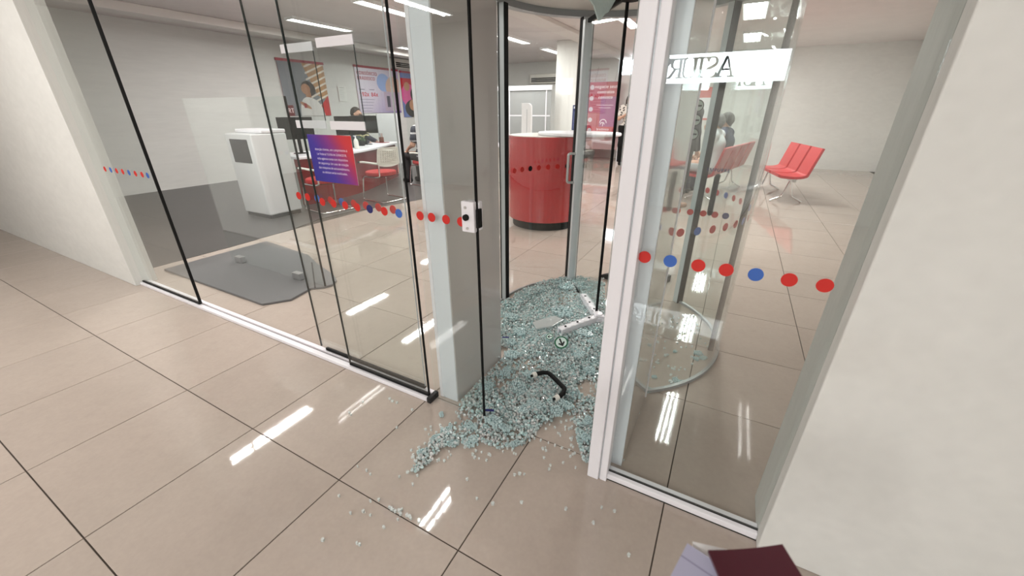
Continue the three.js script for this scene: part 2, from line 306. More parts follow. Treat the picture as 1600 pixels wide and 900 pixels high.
// ---------------------------------------------------------------- revolving door: the turning wings
{
  const w = thing('revolving_door_wings', 'three-armed revolving door rotor with one wing shattered', 'door wings', [CX, 0, CZ]);
  part(w, 'hub', merge([cyl(0.045, 0.05, 0, 0.026, 0, 24), cyl(0.03, 0.03, 0, 0.06, 0, 24)]), mat.white);
  part(w, 'top_hub', cyl(0.05, 0.05, 0, TOP - 0.04, 0, 24), mat.black);
  const wings = [[234, true], [2, true], [118, false]];
  for (const [a, whole] of wings) {
    const place = g => g.rotateY(-a * DEG);
    const arm = part(w, 'bottom_bracket', place(merge([ext(0.02, 0.36, 0.012, 0.062, -0.026, -0.014, 0.003), ext(0.02, 0.36, 0.012, 0.062, 0.014, 0.026, 0.003), ext(0.02, 0.36, 0.006, 0.016, -0.026, 0.026, 0.002), ext(0.02, whole ? 0.36 : 0.36, 0.052, 0.062, -0.026, 0.026, 0.002)])), mat.white);
    for (const bx of [0.09, 0.2, 0.31]) { part(arm, 'bolt', place(disc(0.008, 0.006, bx, 0.038, 0.028, 12)), mat.black); part(arm, 'bolt', place(cyl(0.008, 0.005, bx, 0.064, 0, 12)), mat.black); }
    part(w, 'top_rail', place(ext(0.02, 0.72, TOP - 0.045, TOP - 0.02, -0.012, 0.012, 0.002)), mat.black);
    if (!whole) continue;
    part(w, 'pane', place(ext(0.045, a > 100 ? 0.70 : 0.735, 0.03, TOP - 0.03, -0.005, 0.005, 0)), mat.glass);
    part(w, a > 100 ? 'edge_seal' : 'glass_edge', place(a > 100 ? ext(0.034, 0.046, 0.03, TOP - 0.02, -0.008, 0.008, 0.001) : ext(0.0435, 0.046, 0.03, TOP - 0.02, -0.005, 0.005, 0)), a > 100 ? mat.black : mat.alu);
    part(w, 'bottom_seal', place(ext(0.36, 0.735, 0.004, a > 100 ? 0.03 : 0.018, -0.004, 0.004, 0.001)), a > 100 ? mat.black : mat.clear);
    if (a > 100) { part(w, 'outer_stile', place(ext(0.70, 0.752, 0.012, TOP - 0.02, -0.03, 0.03, 0.003)), mat.alu); part(w, 'pull_handle', place(tube([[0.725, 1.10, -0.026], [0.725, 1.10, -0.075], [0.725, 1.085, -0.088], [0.725, 0.895, -0.088], [0.725, 0.88, -0.075], [0.725, 0.88, -0.026]], 0.010, 40)), mat.steel, 'grey D-shaped pull handle'); part(w, 'outer_seal', place(ext(0.70, 0.757, 0.012, TOP - 0.02, 0.03, 0.036, 0.001)), mat.black); }
    else part(w, 'outer_seal', place(ext(0.735, 0.766, 0.012, TOP - 0.02, -0.018, 0.018, 0.001)), mat.black);
  }
  // what the right wing carries: pull handle, dots, arrow stickers, lettering
  const at = 2 * DEG, onWing = (r, y, off) => [r * Math.cos(at) - off * Math.sin(at), y, r * Math.sin(at) + off * Math.cos(at)];
  part(w, 'pull_handle', tube([onWing(0.585, 1.08, 0.006), onWing(0.585, 1.08, 0.05), onWing(0.585, 1.06, 0.06), onWing(0.585, 0.91, 0.06), onWing(0.585, 0.885, 0.05), onWing(0.585, 0.885, 0.006)], 0.014, 40), mat.black, 'black grab handle');
  [[0.35, R_], [0.41, R_], [0.48, R_], [0.55, R_], [0.61, R_], [0.665, N_]].forEach(([r, m]) => part(w, m === R_ ? 'red_dot' : 'blue_dot', disc(DOT * 0.9, 0.0012, ...onWing(r, 0.87, 0.0062)), m));
  const arrow = canvasMap(256, 256, (c, s) => {
    c.fillStyle = '#12140f'; c.fillRect(0, 0, s, s); c.fillStyle = '#b9c4bd'; c.beginPath(); c.arc(s / 2, s / 2, s * 0.42, 0, 7); c.fill(); c.fillStyle = '#101210';
    c.beginPath(); c.moveTo(s * 0.43, s * 0.18); c.lineTo(s * 0.57, s * 0.18); c.lineTo(s * 0.57, s * 0.5); c.lineTo(s * 0.74, s * 0.5); c.lineTo(s * 0.5, s * 0.82); c.lineTo(s * 0.26, s * 0.5); c.lineTo(s * 0.43, s * 0.5); c.fill();
  });
  const arrowMat = M(1, 1, 1, 0.5, { map: arrow });
  for (const y of [1.29, 1.36, 1.43]) part(w, 'arrow_sticker', disc(0.03, 0.0012, ...onWing(0.42, y, 0.0062), 28), arrowMat, 'round arrow sticker');
  const word = canvasMap(512, 96, (c) => { c.clearRect(0, 0, 512, 96); c.fillStyle = '#1c2f63'; c.font = 'bold 78px sans-serif'; c.textAlign = 'center'; c.fillText('EMPURRE', 256, 76); });
  part(w, 'lettering', new THREE.PlaneGeometry(0.165, 0.03).rotateY(-at).translate(...onWing(0.58, 1.112, 0.0065)), M(1, 1, 1, 0.5, { map: word, transparent: true, alphaTest: 0.4 }), 'blue lettering EMPURRE');
  // cracked remnant of the lost wing still hanging from its top rail
  const sh = new THREE.Shape(); [[0.06, 0], [0.34, 0], [0.33, -0.05], [0.31, -0.09], [0.27, -0.12], [0.25, -0.16], [0.22, -0.21], [0.205, -0.235], [0.19, -0.2], [0.16, -0.165], [0.13, -0.15], [0.1, -0.11], [0.07, -0.06]].map(([x, y]) => [0.07 + x * 0.7, y * 0.6]).forEach(([x, y], i) => i ? sh.lineTo(x, y) : sh.moveTo(x, y));
  const rg = new THREE.ExtrudeGeometry(sh, { depth: 0.01, bevelEnabled: false }).translate(0, TOP - 0.045, -0.005).rotateY(-118 * DEG);
  part(w, 'glass_remnant', rg, M(0.76, 0.86, 0.84, 0.2, { transmission: 0.4, thickness: 0, bumpMap: noiseMap(256, 0, 1, [60, 128], false), bumpScale: 0.004 }), 'crazed glass hanging from the top rail');
}

// ---------------------------------------------------------------- broken glass
const inPoly = (px, py, P) => { let c = false; for (let i = 0, j = P.length - 1; i < P.length; j = i++) if ((P[i][1] > py) !== (P[j][1] > py) && px < (P[j][0] - P[i][0]) * (py - P[i][1]) / (P[j][1] - P[i][1]) + P[i][0]) c = !c; return c; };
const onFloor = list => list.map(([a, b]) => { const p = floorAt(a, b); return [p.x, p.z]; });
const heapOutline = onFloor([[783, 478], [820, 456], [850, 444], [890, 439], [945, 441], [946, 500], [942, 560], [937, 610], [933, 660], [930, 735], [912, 722], [903, 700], [899, 668], [872, 655], [845, 668], [828, 690], [806, 702], [775, 701], [748, 690], [715, 699], [690, 702], [672, 726], [648, 742], [640, 738], [660, 708], [672, 692], [690, 676], [715, 650], [718, 638], [745, 600], [783, 558]]);
const barePatches = [onFloor([[900, 602], [915, 596], [930, 600], [932, 622], [915, 625], [903, 617]]), onFloor([[862, 655], [880, 645], [898, 660], [896, 690], [880, 690], [864, 674]])];
const thinPatches = [onFloor([[872, 455], [905, 455], [935, 480], [948, 480], [948, 442], [918, 440], [905, 462], [880, 500], [870, 480]]), onFloor([[740, 560], [740, 575], [790, 640], [800, 600], [850, 580], [850, 560]]), onFloor([[690, 676], [745, 690], [740, 660], [715, 645]]), onFloor([[880, 620], [935, 640], [935, 670], [890, 655]])];
const heapAt = (x, z) => {
  if (!inPoly(x, z, heapOutline) || barePatches.some(p => inPoly(x, z, p))) return 0;
  return thinPatches.some(p => inPoly(x, z, p)) ? 0.45 : 1;
};
function shardShape(n, jag) {                                            // a chunky crazed piece: an uneven prism one unit across
  const p = []; for (let k = 0; k < n; k++) { const a = (k + rr(-0.25, 0.25)) / n * 2 * Math.PI, r = rr(1 - jag, 1) * 0.5; p.push(new THREE.Vector2(Math.cos(a) * r, Math.sin(a) * r)); }
  return new THREE.ExtrudeGeometry(new THREE.Shape(p), { depth: 1, bevelEnabled: false }).translate(0, 0, -0.5).rotateX(-Math.PI / 2);
}
const shardMat = M(0.71, 0.885, 0.885, 0.07, { transmission: 0.36, thickness: 0, ior: 1.52 });
const looseMat = M(0.93, 0.97, 0.96, 0.08, { transmission: 0.5, thickness: 0, ior: 1.52 });
const slabMat = M(0.70, 0.845, 0.855, 0.10, { transmission: 0.36, thickness: 0, ior: 1.52 });
{
  const N = 19000, inst = new THREE.InstancedMesh(shardShape(5, 0.35), shardMat, N), m = new THREE.Matrix4(), q = new THREE.Quaternion(), e = new THREE.Euler(), c = new THREE.Color();
  let n = 0, guard = 0;
  const bump = (x, z) => 0.5 + 0.5 * Math.sin(x * 17 + 1.3 * Math.sin(z * 11)) * Math.cos(z * 14 + 2 * Math.sin(x * 9));
  while (n < N && guard++ < 400000) {
    const x = rr(-1.45, -0.2), z = rr(-3.3, -0.78), d = heapAt(x, z); if (!d) continue;
    if (Math.hypot(x - CX, z - CZ) > RD - 0.03 && z < -1.9) continue;
    if (x < -1.02 && z < -1.30 && z > -1.88) continue;
    if (rnd() > d * (z > -1.3 ? 0.62 : 1) * (0.45 + 0.55 * bump(x * 1.7, z * 1.7))) continue;
    const rim = Math.hypot(x - CX, z - CZ) > RD - 0.2 && z < -2.3 ? 0.02 : 0, deep = d < 1 ? 0.006 : 0.008 + 0.026 * bump(x, z) + rim;
    const w = rr(0.008, 0.0175), y = (z > -1.25 ? 0.4 : 1) * deep * rnd();
    e.set(rr(-0.5, 0.5) + (rnd() < 0.2 ? 1.4 : 0), rr(0, 6.3), rr(-0.5, 0.5)); q.setFromEuler(e);
    m.compose(V(x, y + 0.005, z), q, V(w * rr(0.8, 1.5), rr(0.007, 0.011), w)); inst.setMatrixAt(n, m);
    const k = rr(0.72, 1.08), pale = rnd() < 0.42 ? 1.25 : 1; inst.setColorAt(n, c.setRGB(k * pale * rr(0.94, 1.1), k * (pale > 1 ? 1.06 : 1), k * (pale > 1 ? 1.05 : 1))); n++;
  }
  inst.count = n; inst.name = 'broken_glass_heap'; inst.castShadow = inst.receiveShadow = true; scene.add(inst);
  dress(inst, 'heap of shattered pale green safety glass across the doorway floor', 'broken glass', null, 'stuff');
}
{
  // larger crazed chunks lying on the heap
  const shapes = [0, 1, 2, 3, 4].map(() => {                              // many small pieces still holding together, with open cracks between them
    const g = [], out = Array.from({ length: 9 }, () => rr(0.33, 0.5));
    for (let i = -4; i <= 4; i++) for (let j = -4; j <= 4; j++) {
      const x = (i + rr(-0.3, 0.3)) * 0.115, z = (j + rr(-0.3, 0.3)) * 0.115, a = (Math.atan2(z, x) + Math.PI) / (2 * Math.PI) * 9;
      if (Math.hypot(x, z) > out[Math.floor(a) % 9]) continue;
      g.push(shardShape(5, 0.2).scale(0.125, rr(0.8, 1.25), 0.125).rotateZ(rr(-0.02, 0.02)).rotateY(rr(0, 6)).translate(x, rr(-0.15, 0.15), z));
    }
    return merge(g);
  });
  const spots = [[770, 664, 40, 16], [706, 694, 26, 14], [735, 692, 30, 14], [790, 676, 24, 14], [812, 612, 40, 16], [840, 640, 34, 14], [820, 645, 30, 14], [812, 524, 28, 14], [880, 492, 50, 14], [800, 500, 30, 14], [815, 470, 34, 14], [845, 458, 30, 12], [885, 452, 34, 12], [760, 610, 30, 13], [800, 560, 34, 14], [910, 525, 34, 14], [925, 540, 24, 14], [905, 560, 30, 14], [830, 590, 30, 13], [870, 650, 30, 13], [885, 640, 30, 12], [915, 690, 22, 18], [918, 665, 22, 16], [660, 708, 18, 10], [680, 686, 18, 9], [690, 650, 14, 9], [803, 695, 22, 10], [790, 588, 26, 12], [922, 585, 22, 14], [735, 668, 30, 12], [700, 672, 22, 10], [800, 540, 26, 12]];
  const slabs = shapes.map((g, i) => { const o = new THREE.Mesh(g, slabMat); o.name = 'glass_chunk'; return o; });
  spots.forEach(([px, py, w], i) => {
    const p = floorAt(px, py), dist = Math.hypot(p.x, EYE, p.z), s = w / FOCAL * dist * 0.95, o = slabs[i % 5].clone(); o.name = numbered('glass_chunk'); scene.add(o);
    o.position.set(p.x, z0(p), p.z); o.rotation.set(rr(-0.12, 0.12), rr(0, 6.3), rr(-0.12, 0.12)); o.scale.set(s, 0.011, s * rr(0.6, 0.9));
    dress(o, p.z > -1.22 ? 'flat chunk of crazed green glass spilled out onto the tiles' : 'flat chunk of crazed green glass lying on the glass heap', 'glass chunk', p.z > -1.22 ? 'glass chunks on the tiles' : 'glass chunks on the heap');
  });
  function z0(p) { return p.z > -1.2 ? 0.008 : 0.032; }
  // loose cubes round the heap and under the right-hand curved glass
  const cubes = [0, 1, 2].map(() => shardShape(5, 0.4)); let made = 0;
  const loose = (x, z, s, label, group) => {
    const o = new THREE.Mesh(cubes[made++ % 3], looseMat); o.name = numbered('glass_fragment'); scene.add(o);
    o.position.set(x, 0.0052, z); o.rotation.y = rr(0, 6.3); o.scale.set(s * rr(0.8, 1.4), 0.0104, s); dress(o, label, 'glass fragment', group);
  };
  const lab1 = 'small clear glass fragment lying loose on the beige tiles', lab2 = 'small clear glass fragment inside the right-hand curved glass';
  for (const [px, py] of [[546, 646], [549, 649], [567, 629], [609, 624], [613, 628], [620, 630], [644, 641], [620, 669], [559, 730], [573, 736], [579, 742], [592, 782], [579, 784], [609, 794], [614, 798], [618, 800], [626, 804], [636, 806], [642, 812], [622, 813], [612, 796], [624, 799], [640, 808], [628, 797], [558, 850], [562, 852], [568, 800], [579, 806], [637, 739], [645, 758], [624, 746], [646, 712], [665, 672], [673, 668], [688, 665], [670, 680], [655, 700], [700, 716], [686, 719], [760, 720], [742, 716], [730, 750], [804, 743], [812, 741], [819, 742], [858, 734], [860, 728], [880, 724], [853, 705], [848, 702], [745, 780], [770, 788], [960, 800], [940, 794], [927, 818], [982, 868], [815, 786], [884, 796], [850, 716], [823, 684], [835, 686], [845, 689], [857, 693], [867, 697], [878, 701], [889, 704], [852, 700], [505, 845], [548, 803], [600, 825], [655, 815], [530, 776]]) { const p = floorAt(px, py); loose(p.x, p.z, rr(0.010, 0.017), lab1, 'loose fragments on the tiles'); }
  for (let k = 0; k < 90; k++) { const p = floorAt(rr(640, 900), rr(640, 748)); if (heapAt(p.x, p.z) || heapAt(p.x, p.z - 0.09) === 0 && heapAt(p.x + 0.06, p.z - 0.03) === 0) { k -= 0.7; continue; } if (p.z < -1.25 && p.x > -0.3) continue; loose(p.x, p.z, rr(0.009, 0.016), lab1, 'loose fragments on the tiles'); }
  for (const patch of barePatches) for (let k = 0; k < 14; k++) { const a = patch[k % patch.length], b = patch[(k + 2) % patch.length], u = rnd(); loose(a[0] * u + b[0] * (1 - u), a[1] * u + b[1] * (1 - u), rr(0.009, 0.015), lab1, 'loose fragments on the tiles'); }
  for (let k = 0; k < 92; k++) { const a = rr(-40, 55) * DEG, r = RD * Math.sqrt(rr(0.25, 0.93)), x = CX + r * Math.cos(a), z = CZ + r * Math.sin(a); if (x < -0.28) { k -= 0.5; continue; } loose(x, z, rr(0.011, 0.021), lab2, 'loose fragments inside the curved glass'); }
  for (const [px, py, s] of [[1013, 610, 0.06], [1056, 595, 0.07], [1090, 553, 0.07], [1098, 560, 0.06], [1022, 590, 0.04], [1065, 598, 0.05], [1054, 550, 0.04], [1088, 562, 0.05]]) {
    const p = floorAt(px, py), o = slabs[made++ % 5].clone(); o.name = numbered('glass_chunk'); scene.add(o); o.position.set(p.x, 0.006, p.z); o.rotation.y = rr(0, 6); o.scale.set(s, 0.011, s * 0.7);
    dress(o, 'flat chunk of crazed glass by the right-hand curved track', 'glass chunk', 'glass chunks along the curved track');
  }
  const pe = [floorAt(998, 646), floorAt(972, 719)];
  for (const p of pe) loose(p.x, p.z, 0.022, 'clear glass fragment caught at the foot of the grey jamb', 'fragments at the jamb foot');
  // broken-off handle
  const h = thing('broken_off_handle', 'black grab handle broken off and lying on the glass heap', 'handle', [0, 0, 0]);
  const a = floorAt(842, 583, 0.05), b = floorAt(876, 617, 0.05), d = b.clone().sub(a), n = V(-d.z, 0, d.x).normalize().multiplyScalar(-1), P = (t, o, y) => [a.x + d.x * t + n.x * o, y, a.z + d.z * t + n.z * o];
  part(h, 'grip', tube([P(-0.02, -0.012, 0.046), P(0.03, 0.022, 0.05), P(0.14, 0.045, 0.054), P(0.5, 0.046, 0.056), P(0.86, 0.045, 0.054), P(0.97, 0.022, 0.05), P(1.02, -0.012, 0.046)], 0.0125, 48, false, 12), mat.black);
  for (const t of [-0.02, 1.02]) { const c = P(t, -0.016, 0.046), e2 = P(t, -0.038, 0.044), f = P(t, -0.039, 0.044), g2 = P(t, -0.05, 0.043); const w = part(h, 'washer', rod(c, e2, 0.016, 16), mat.plastic, 'clear plastic washer'); part(w, 'bolt', rod(f, g2, 0.007, 10), mat.black); }
  // arrow stickers on fragments, and a slab with a sheet remnant
  const map = canvasMap(256, 256, (c, s) => {
    c.fillStyle = '#12613f'; c.fillRect(0, 0, s, s); c.fillStyle = '#cfe0da'; c.beginPath(); c.arc(s / 2, s / 2, s * 0.4, 0, 7); c.fill(); c.fillStyle = '#0d1210';
    c.beginPath(); c.moveTo(s * 0.44, s * 0.16); c.lineTo(s * 0.56, s * 0.16); c.lineTo(s * 0.56, s * 0.6); c.lineTo(s * 0.68, s * 0.48); c.lineTo(s * 0.76, s * 0.56); c.lineTo(s * 0.5, s * 0.84); c.lineTo(s * 0.24, s * 0.56); c.lineTo(s * 0.32, s * 0.48); c.lineTo(s * 0.44, s * 0.6); c.fill();
  });
  const st = thing('arrow_sticker', 'round green-rimmed arrow sticker on a glass chunk', 'sticker', floorAt(877, 535, 0.07).toArray());
  const face = part(st, 'sticker', new THREE.CylinderGeometry(0.043, 0.043, 0.002, 36), [M(0.1, 0.3, 0.2, 0.5), M(1, 1, 1, 0.5, { map }), M(0.1, 0.3, 0.2, 0.5)]); face.rotation.set(0.5, 2.3, 0.1);
  const back = part(st, 'glass_chunk', shapes[2], slabMat); back.scale.set(0.12, 0.012, 0.1); back.position.set(0, -0.012, -0.005); back.rotation.set(0.5, 0.9, 0);
  const st2 = thing('arrow_sticker', 'small torn arrow sticker on clear glass chunk', 'sticker', floorAt(859, 526, 0.05).toArray());
  const f2 = part(st2, 'sticker', new THREE.CylinderGeometry(0.024, 0.024, 0.002, 28), [M(0.4, 0.5, 0.5, 0.5), M(1, 1, 1, 0.5, { map }), M(0.1, 0.3, 0.2, 0.5)]); f2.rotation.set(0.4, 0.4, 0);
  const b2 = part(st2, 'glass_chunk', shapes[1], slabMat); b2.scale.set(0.08, 0.012, 0.06); b2.position.set(0, -0.01, 0); b2.rotation.set(0.4, 0.4, 0);
  const sheetP = onFloor([[832, 512], [866, 502], [880, 508], [862, 518], [838, 522]]);
  solo('glass_plate', slab(sheetP, 0.036, 0.047, 0.002), M(0.80, 0.82, 0.82, 0.12, { transmission: 0.6, thickness: 0 }), 'large clear unbroken glass plate resting by the white bracket', 'glass plate');
  // blue sticker scraps in the heap
  for (const [px, py, lab] of [[790, 527, 'blue sticker scrap on glass beside the grey jamb'], [765, 641, 'blue sticker scrap on glass under the locking leaf']]) { const p = floorAt(px, py, 0.045); solo('sticker_scrap', new THREE.BoxGeometry(0.045, 0.0015, 0.014).rotateY(0.4).rotateX(0.1), mat.navyDot, lab, 'sticker', null, null, p.toArray()); }
}
// two black rubber wedges on the tiles beyond the door
for (const [px, py, lab] of [[951, 434, 'black rubber door wedge just beyond the glass heap'], [1037, 436, 'black rubber door wedge behind the grey jamb panel']]) {
  const p = floorAt(px, py), s = new THREE.Shape(); s.moveTo(-0.06, 0); s.lineTo(0.06, 0); s.lineTo(0.06, 0.05); s.quadraticCurveTo(0.02, 0.055, -0.06, 0.012);
  solo('door_wedge', new THREE.ExtrudeGeometry(s, { depth: 0.045, bevelEnabled: true, bevelSize: 0.004, bevelThickness: 0.004 }).translate(0, 0.004, 0).rotateY(-0.4), mat.rubber, lab, 'door wedge', null, null, [p.x, 0, p.z]);
}

// ---------------------------------------------------------------- chairs
function perforatedBack(w, h, cols, rows) {                              // plastic back with round holes, bent round the sitter
  const s = new THREE.Shape(), r = 0.06; s.moveTo(-w / 2 + r, 0.02); s.quadraticCurveTo(0, -0.02, w / 2 - r, 0.02); s.quadraticCurveTo(w / 2, 0.03, w / 2, r + 0.03); s.lineTo(w / 2 - 0.012, h - r);
  s.quadraticCurveTo(w / 2 - 0.015, h, w / 2 - r, h); s.lineTo(-w / 2 + r, h); s.quadraticCurveTo(-w / 2 + 0.015, h, -w / 2 + 0.012, h - r); s.lineTo(-w / 2, r + 0.03); s.quadraticCurveTo(-w / 2, 0.03, -w / 2 + r, 0.02);
  for (let i = 0; i < cols; i++) for (let j = 0; j < rows; j++) {
    const hole = new THREE.Path(); hole.absellipse((i - (cols - 1) / 2) * (w - 0.13) / (cols - 1), 0.09 + j * (h - 0.15) / (rows - 1), 0.0085, 0.0085, 0, 2 * Math.PI, true); s.holes.push(hole);
  }
  const g = new THREE.ExtrudeGeometry(s, { depth: 0.012, bevelEnabled: false, curveSegments: 5 }), p = g.attributes.position;
  for (let i = 0; i < p.count; i++) p.setZ(i, p.getZ(i) + 0.55 * p.getX(i) ** 2 - 0.12 * p.getY(i));
  g.computeVertexNormals(); return g;
}
const backGeo = perforatedBack(0.46, 0.30, 9, 6);
function visitorChair(label, pos, turn) {                                // faces its own +z
  const t = thing('visitor_chair', label, 'chair', pos, turn, 'visitor chairs at the desks');
  const o = new THREE.Shape(); o.absellipse(0, 0, 0.235, 0.225, 0, 2 * Math.PI);
  const seat = new THREE.ExtrudeGeometry(o, { depth: 0.02, bevelEnabled: true, bevelSize: 0.02, bevelThickness: 0.022, bevelSegments: 4, curveSegments: 20 }).rotateX(-Math.PI / 2).translate(0, 0.435, 0.02);
  part(t, 'seat', seat, mat.redFabric, 'red upholstered seat'); part(t, 'seat_pan', cyl(0.21, 0.012, 0, 0.408, 0.02, 28), mat.black);
  part(t, 'backrest', backGeo.clone().translate(0, 0.56, -0.235), mat.plastic, 'perforated white plastic backrest');
  for (const s of [-1, 1]) {
    const arm = part(t, 'armrest', tube([[s * 0.22, 0.62, -0.2], [s * 0.27, 0.63, -0.12], [s * 0.275, 0.635, 0.05], [s * 0.272, 0.63, 0.16]], 0.016, 24), mat.plastic);
    part(arm, 'arm_tip', rod([s * 0.272, 0.63, 0.15], [s * 0.271, 0.627, 0.22], 0.014), mat.black);
  }
  part(t, 'sled_frame', tube([[-0.2, 0.62, -0.2], [-0.2, 0.42, -0.19], [-0.22, 0.4, -0.1], [-0.23, 0.395, 0.16], [-0.235, 0.36, 0.2], [-0.25, 0.04, 0.24], [-0.25, 0.014, 0.2], [-0.255, 0.013, -0.24], [-0.22, 0.013, -0.28], [0.22, 0.013, -0.28], [0.255, 0.013, -0.24], [0.25, 0.014, 0.2], [0.25, 0.04, 0.24], [0.235, 0.36, 0.2], [0.23, 0.395, 0.16], [0.22, 0.4, -0.1], [0.2, 0.42, -0.19], [0.2, 0.62, -0.2]], 0.0125, 160), mat.chrome, 'chrome cantilever frame');
  part(t, 'crossbar', rod([-0.22, 0.4, 0.0], [0.22, 0.4, 0.0], 0.012), mat.chrome); return t;
}
const FACE_LEFT = -Math.PI / 2;
const chair0 = visitorChair('empty white-backed visitor chair with red seat before the red desk', [-5.16, 0.004, -4.95], FACE_LEFT - 0.1);
copyOf(chair0, [-5.5, 0.004, -6.5], FACE_LEFT, 'visitor chair under the man in the cap');
copyOf(chair0, [-5.38, 0.004, -4.0], FACE_LEFT + 0.15, 'white-backed visitor chair at the desk end beside the open doorway');

// ---------------------------------------------------------------- red desk and what stands on it
function smooth(points, n = 60) { return new THREE.CatmullRomCurve3(points.map(([x, z]) => V(x, 0, z)), false, 'centripetal').getPoints(n).map(p => [p.x, p.z]); }
{
  const front = smooth([[-5.94, -4.0], [-5.91, -4.2], [-5.88, -4.4], [-5.98, -5.15], [-6.3, -5.95], [-6.62, -6.6], [-6.82, -7.05]]);
  const d = thing('reception_desk', 'curved red service desk with white top', 'desk', [0, 0.004, 0]);
  part(d, 'front_panel', slab([...front, ...front.map(([x, z]) => [x - 0.05, z + 0.01]).reverse()], 0, 0.715, 0.003), mat.red, 'glossy dark red curved front');
  const over = smooth([[-5.82, -3.96], [-5.79, -4.18], [-5.76, -4.4], [-5.86, -5.18], [-6.18, -5.98], [-6.52, -6.62], [-6.72, -7.12]]), inner = smooth([[-7.18, -7.0], [-6.95, -6.3], [-6.66, -5.5], [-6.6, -4.5], [-6.61, -4.25], [-6.62, -3.96]]);
  part(d, 'desktop', slab([...over, ...inner], 0.715, 0.752, 0.006), mat.white, 'white laminate top');
  for (const [x, z] of [[-6.55, -4.05], [-6.5, -5.1], [-7.05, -6.9]]) part(d, 'leg', ext(x - 0.03, x + 0.03, 0, 0.715, z - 0.03, z + 0.03), mat.white);
  const monitor = (pos, turn, lab) => {
    const t = thing('monitor', lab, 'monitor', pos, turn);
    part(t, 'stand_base', slab(Array.from({ length: 20 }, (_, k) => [0.11 * Math.cos(k * 0.314), 0.08 * Math.sin(k * 0.314)]), 0, 0.012, 0.003), mat.black);
    part(t, 'stand_neck', ext(-0.025, 0.025, 0.01, 0.3, -0.035, -0.015), mat.black); part(t, 'housing', ext(-0.26, 0.26, 0.22, 0.55, -0.015, 0.015, 0.008), mat.black); part(t, 'screen', ext(-0.245, 0.245, 0.235, 0.535, 0.014, 0.017, 0.001), M(0.02, 0.022, 0.025, 0.15)); return t;
  };
  monitor([-6.46, 0.756, -5.55], -1.9, 'black monitor in front of the clerk behind the red desk');
  monitor([-6.78, 0.756, -6.2], -2.5, 'black monitor turned sideways beside the white screen');
  monitor([-6.3, 0.756, -4.35], -2.0, 'black monitor at the end of the red desk beside the doorway');
  const sc = thing('office_screen', 'light grey office screen standing behind the clerk', 'screen panel', [-8.3, 0.004, -8.45], Math.PI / 2);
  part(sc, 'panel', ext(-0.42, 0.42, 0.03, 1.32, -0.015, 0.015, 0.01), M(0.66, 0.67, 0.68, 0.5)); part(sc, 'foot', ext(-0.36, -0.3, 0, 0.03, -0.2, 0.2), mat.alu); part(sc, 'foot', ext(0.3, 0.36, 0, 0.03, -0.2, 0.2), mat.alu);
  const b = thing('spray_bottle', 'white sanitiser bottle on the red desk', 'bottle', [-6.12, 0.757, -5.35]);
  part(b, 'body', new THREE.LatheGeometry([[0, 0], [0.04, 0], [0.042, 0.01], [0.042, 0.13], [0.03, 0.165], [0.014, 0.175], [0.014, 0.19], [0, 0.19]].map(p => new THREE.Vector2(...p)), 24), mat.plastic); part(b, 'pump', merge([cyl(0.01, 0.03, 0, 0.205, 0), ext(-0.05, 0.01, 0.215, 0.228, -0.008, 0.008)]), mat.white);
  for (const [x, z, lab] of [[-6.38, -4.88, 'pot of pale yellow flowers beside the sanitiser bottle'], [-6.62, -5.92, 'pot of pale yellow flowers between the monitors']]) {
    const f = thing('flower_pot', lab, 'flowers', [x, 0.757, z]);
    part(f, 'pot', new THREE.LatheGeometry([[0, 0], [0.06, 0], [0.075, 0.1], [0.068, 0.1], [0.06, 0.09], [0, 0.09]].map(p => new THREE.Vector2(...p)), 20), mat.black);
    const blooms = [], leaves = [];
    for (let k = 0; k < 26; k++) { const a = rr(0, 6.28), r = rr(0.01, 0.16), y = rr(0.12, 0.24); for (let q = 0; q < 5; q++) blooms.push(new THREE.SphereGeometry(0.014, 6, 4).scale(1, 0.35, 0.7).translate(0.014, 0, 0).rotateZ(0.4).rotateY(q * 1.257).translate(r * Math.cos(a), y, r * Math.sin(a))); }
    for (let k = 0; k < 18; k++) { const a = rr(0, 6.28); leaves.push(new THREE.ConeGeometry(0.014, 0.14, 5).scale(1, 1, 0.3).rotateZ(rr(-0.9, 0.9)).rotateY(a).translate(0.06 * Math.cos(a), 0.14, 0.06 * Math.sin(a))); }
    part(f, 'blossoms', merge(blooms), M(0.72, 0.66, 0.36, 0.7)).userData.kind = 'stuff'; part(f, 'foliage', merge(leaves), M(0.06, 0.12, 0.04, 0.7)).userData.kind = 'stuff';
  }
  const ph = thing('pen_holder', 'brown pen holder on red tray at the desk end', 'pen holder', [-6.88, 0.757, -6.72]);
  part(ph, 'cup', new THREE.LatheGeometry([[0, 0], [0.05, 0], [0.05, 0.11], [0.045, 0.11], [0.045, 0.01], [0, 0.01]].map(p => new THREE.Vector2(...p)), 20), M(0.16, 0.05, 0.03, 0.6)); for (const [a, c] of [[0.2, mat.red], [-0.15, mat.black], [0.05, M(0.4, 0.2, 0.1)]]) part(ph, 'pen', rod([a * 0.1, 0.015, 0], [a * 0.3, 0.19, a * 0.1], 0.005), c);
  part(ph, 'tray', ext(-0.13, 0.13, 0, 0.012, -0.1, 0.1), mat.red);
  const pb = thing('phone', 'grey desk telephone beside the flower pots', 'telephone', [-6.35, 0.757, -5.2], -1.9); part(pb, 'base', ext(-0.09, 0.09, 0, 0.04, -0.1, 0.1, 0.01), M(0.25, 0.26, 0.28, 0.5)); part(pb, 'handset', tube([[-0.07, 0.06, 0.1], [-0.07, 0.075, 0.06], [-0.07, 0.075, -0.06], [-0.07, 0.06, -0.1]], 0.02, 20), M(0.18, 0.19, 0.2, 0.5));
}
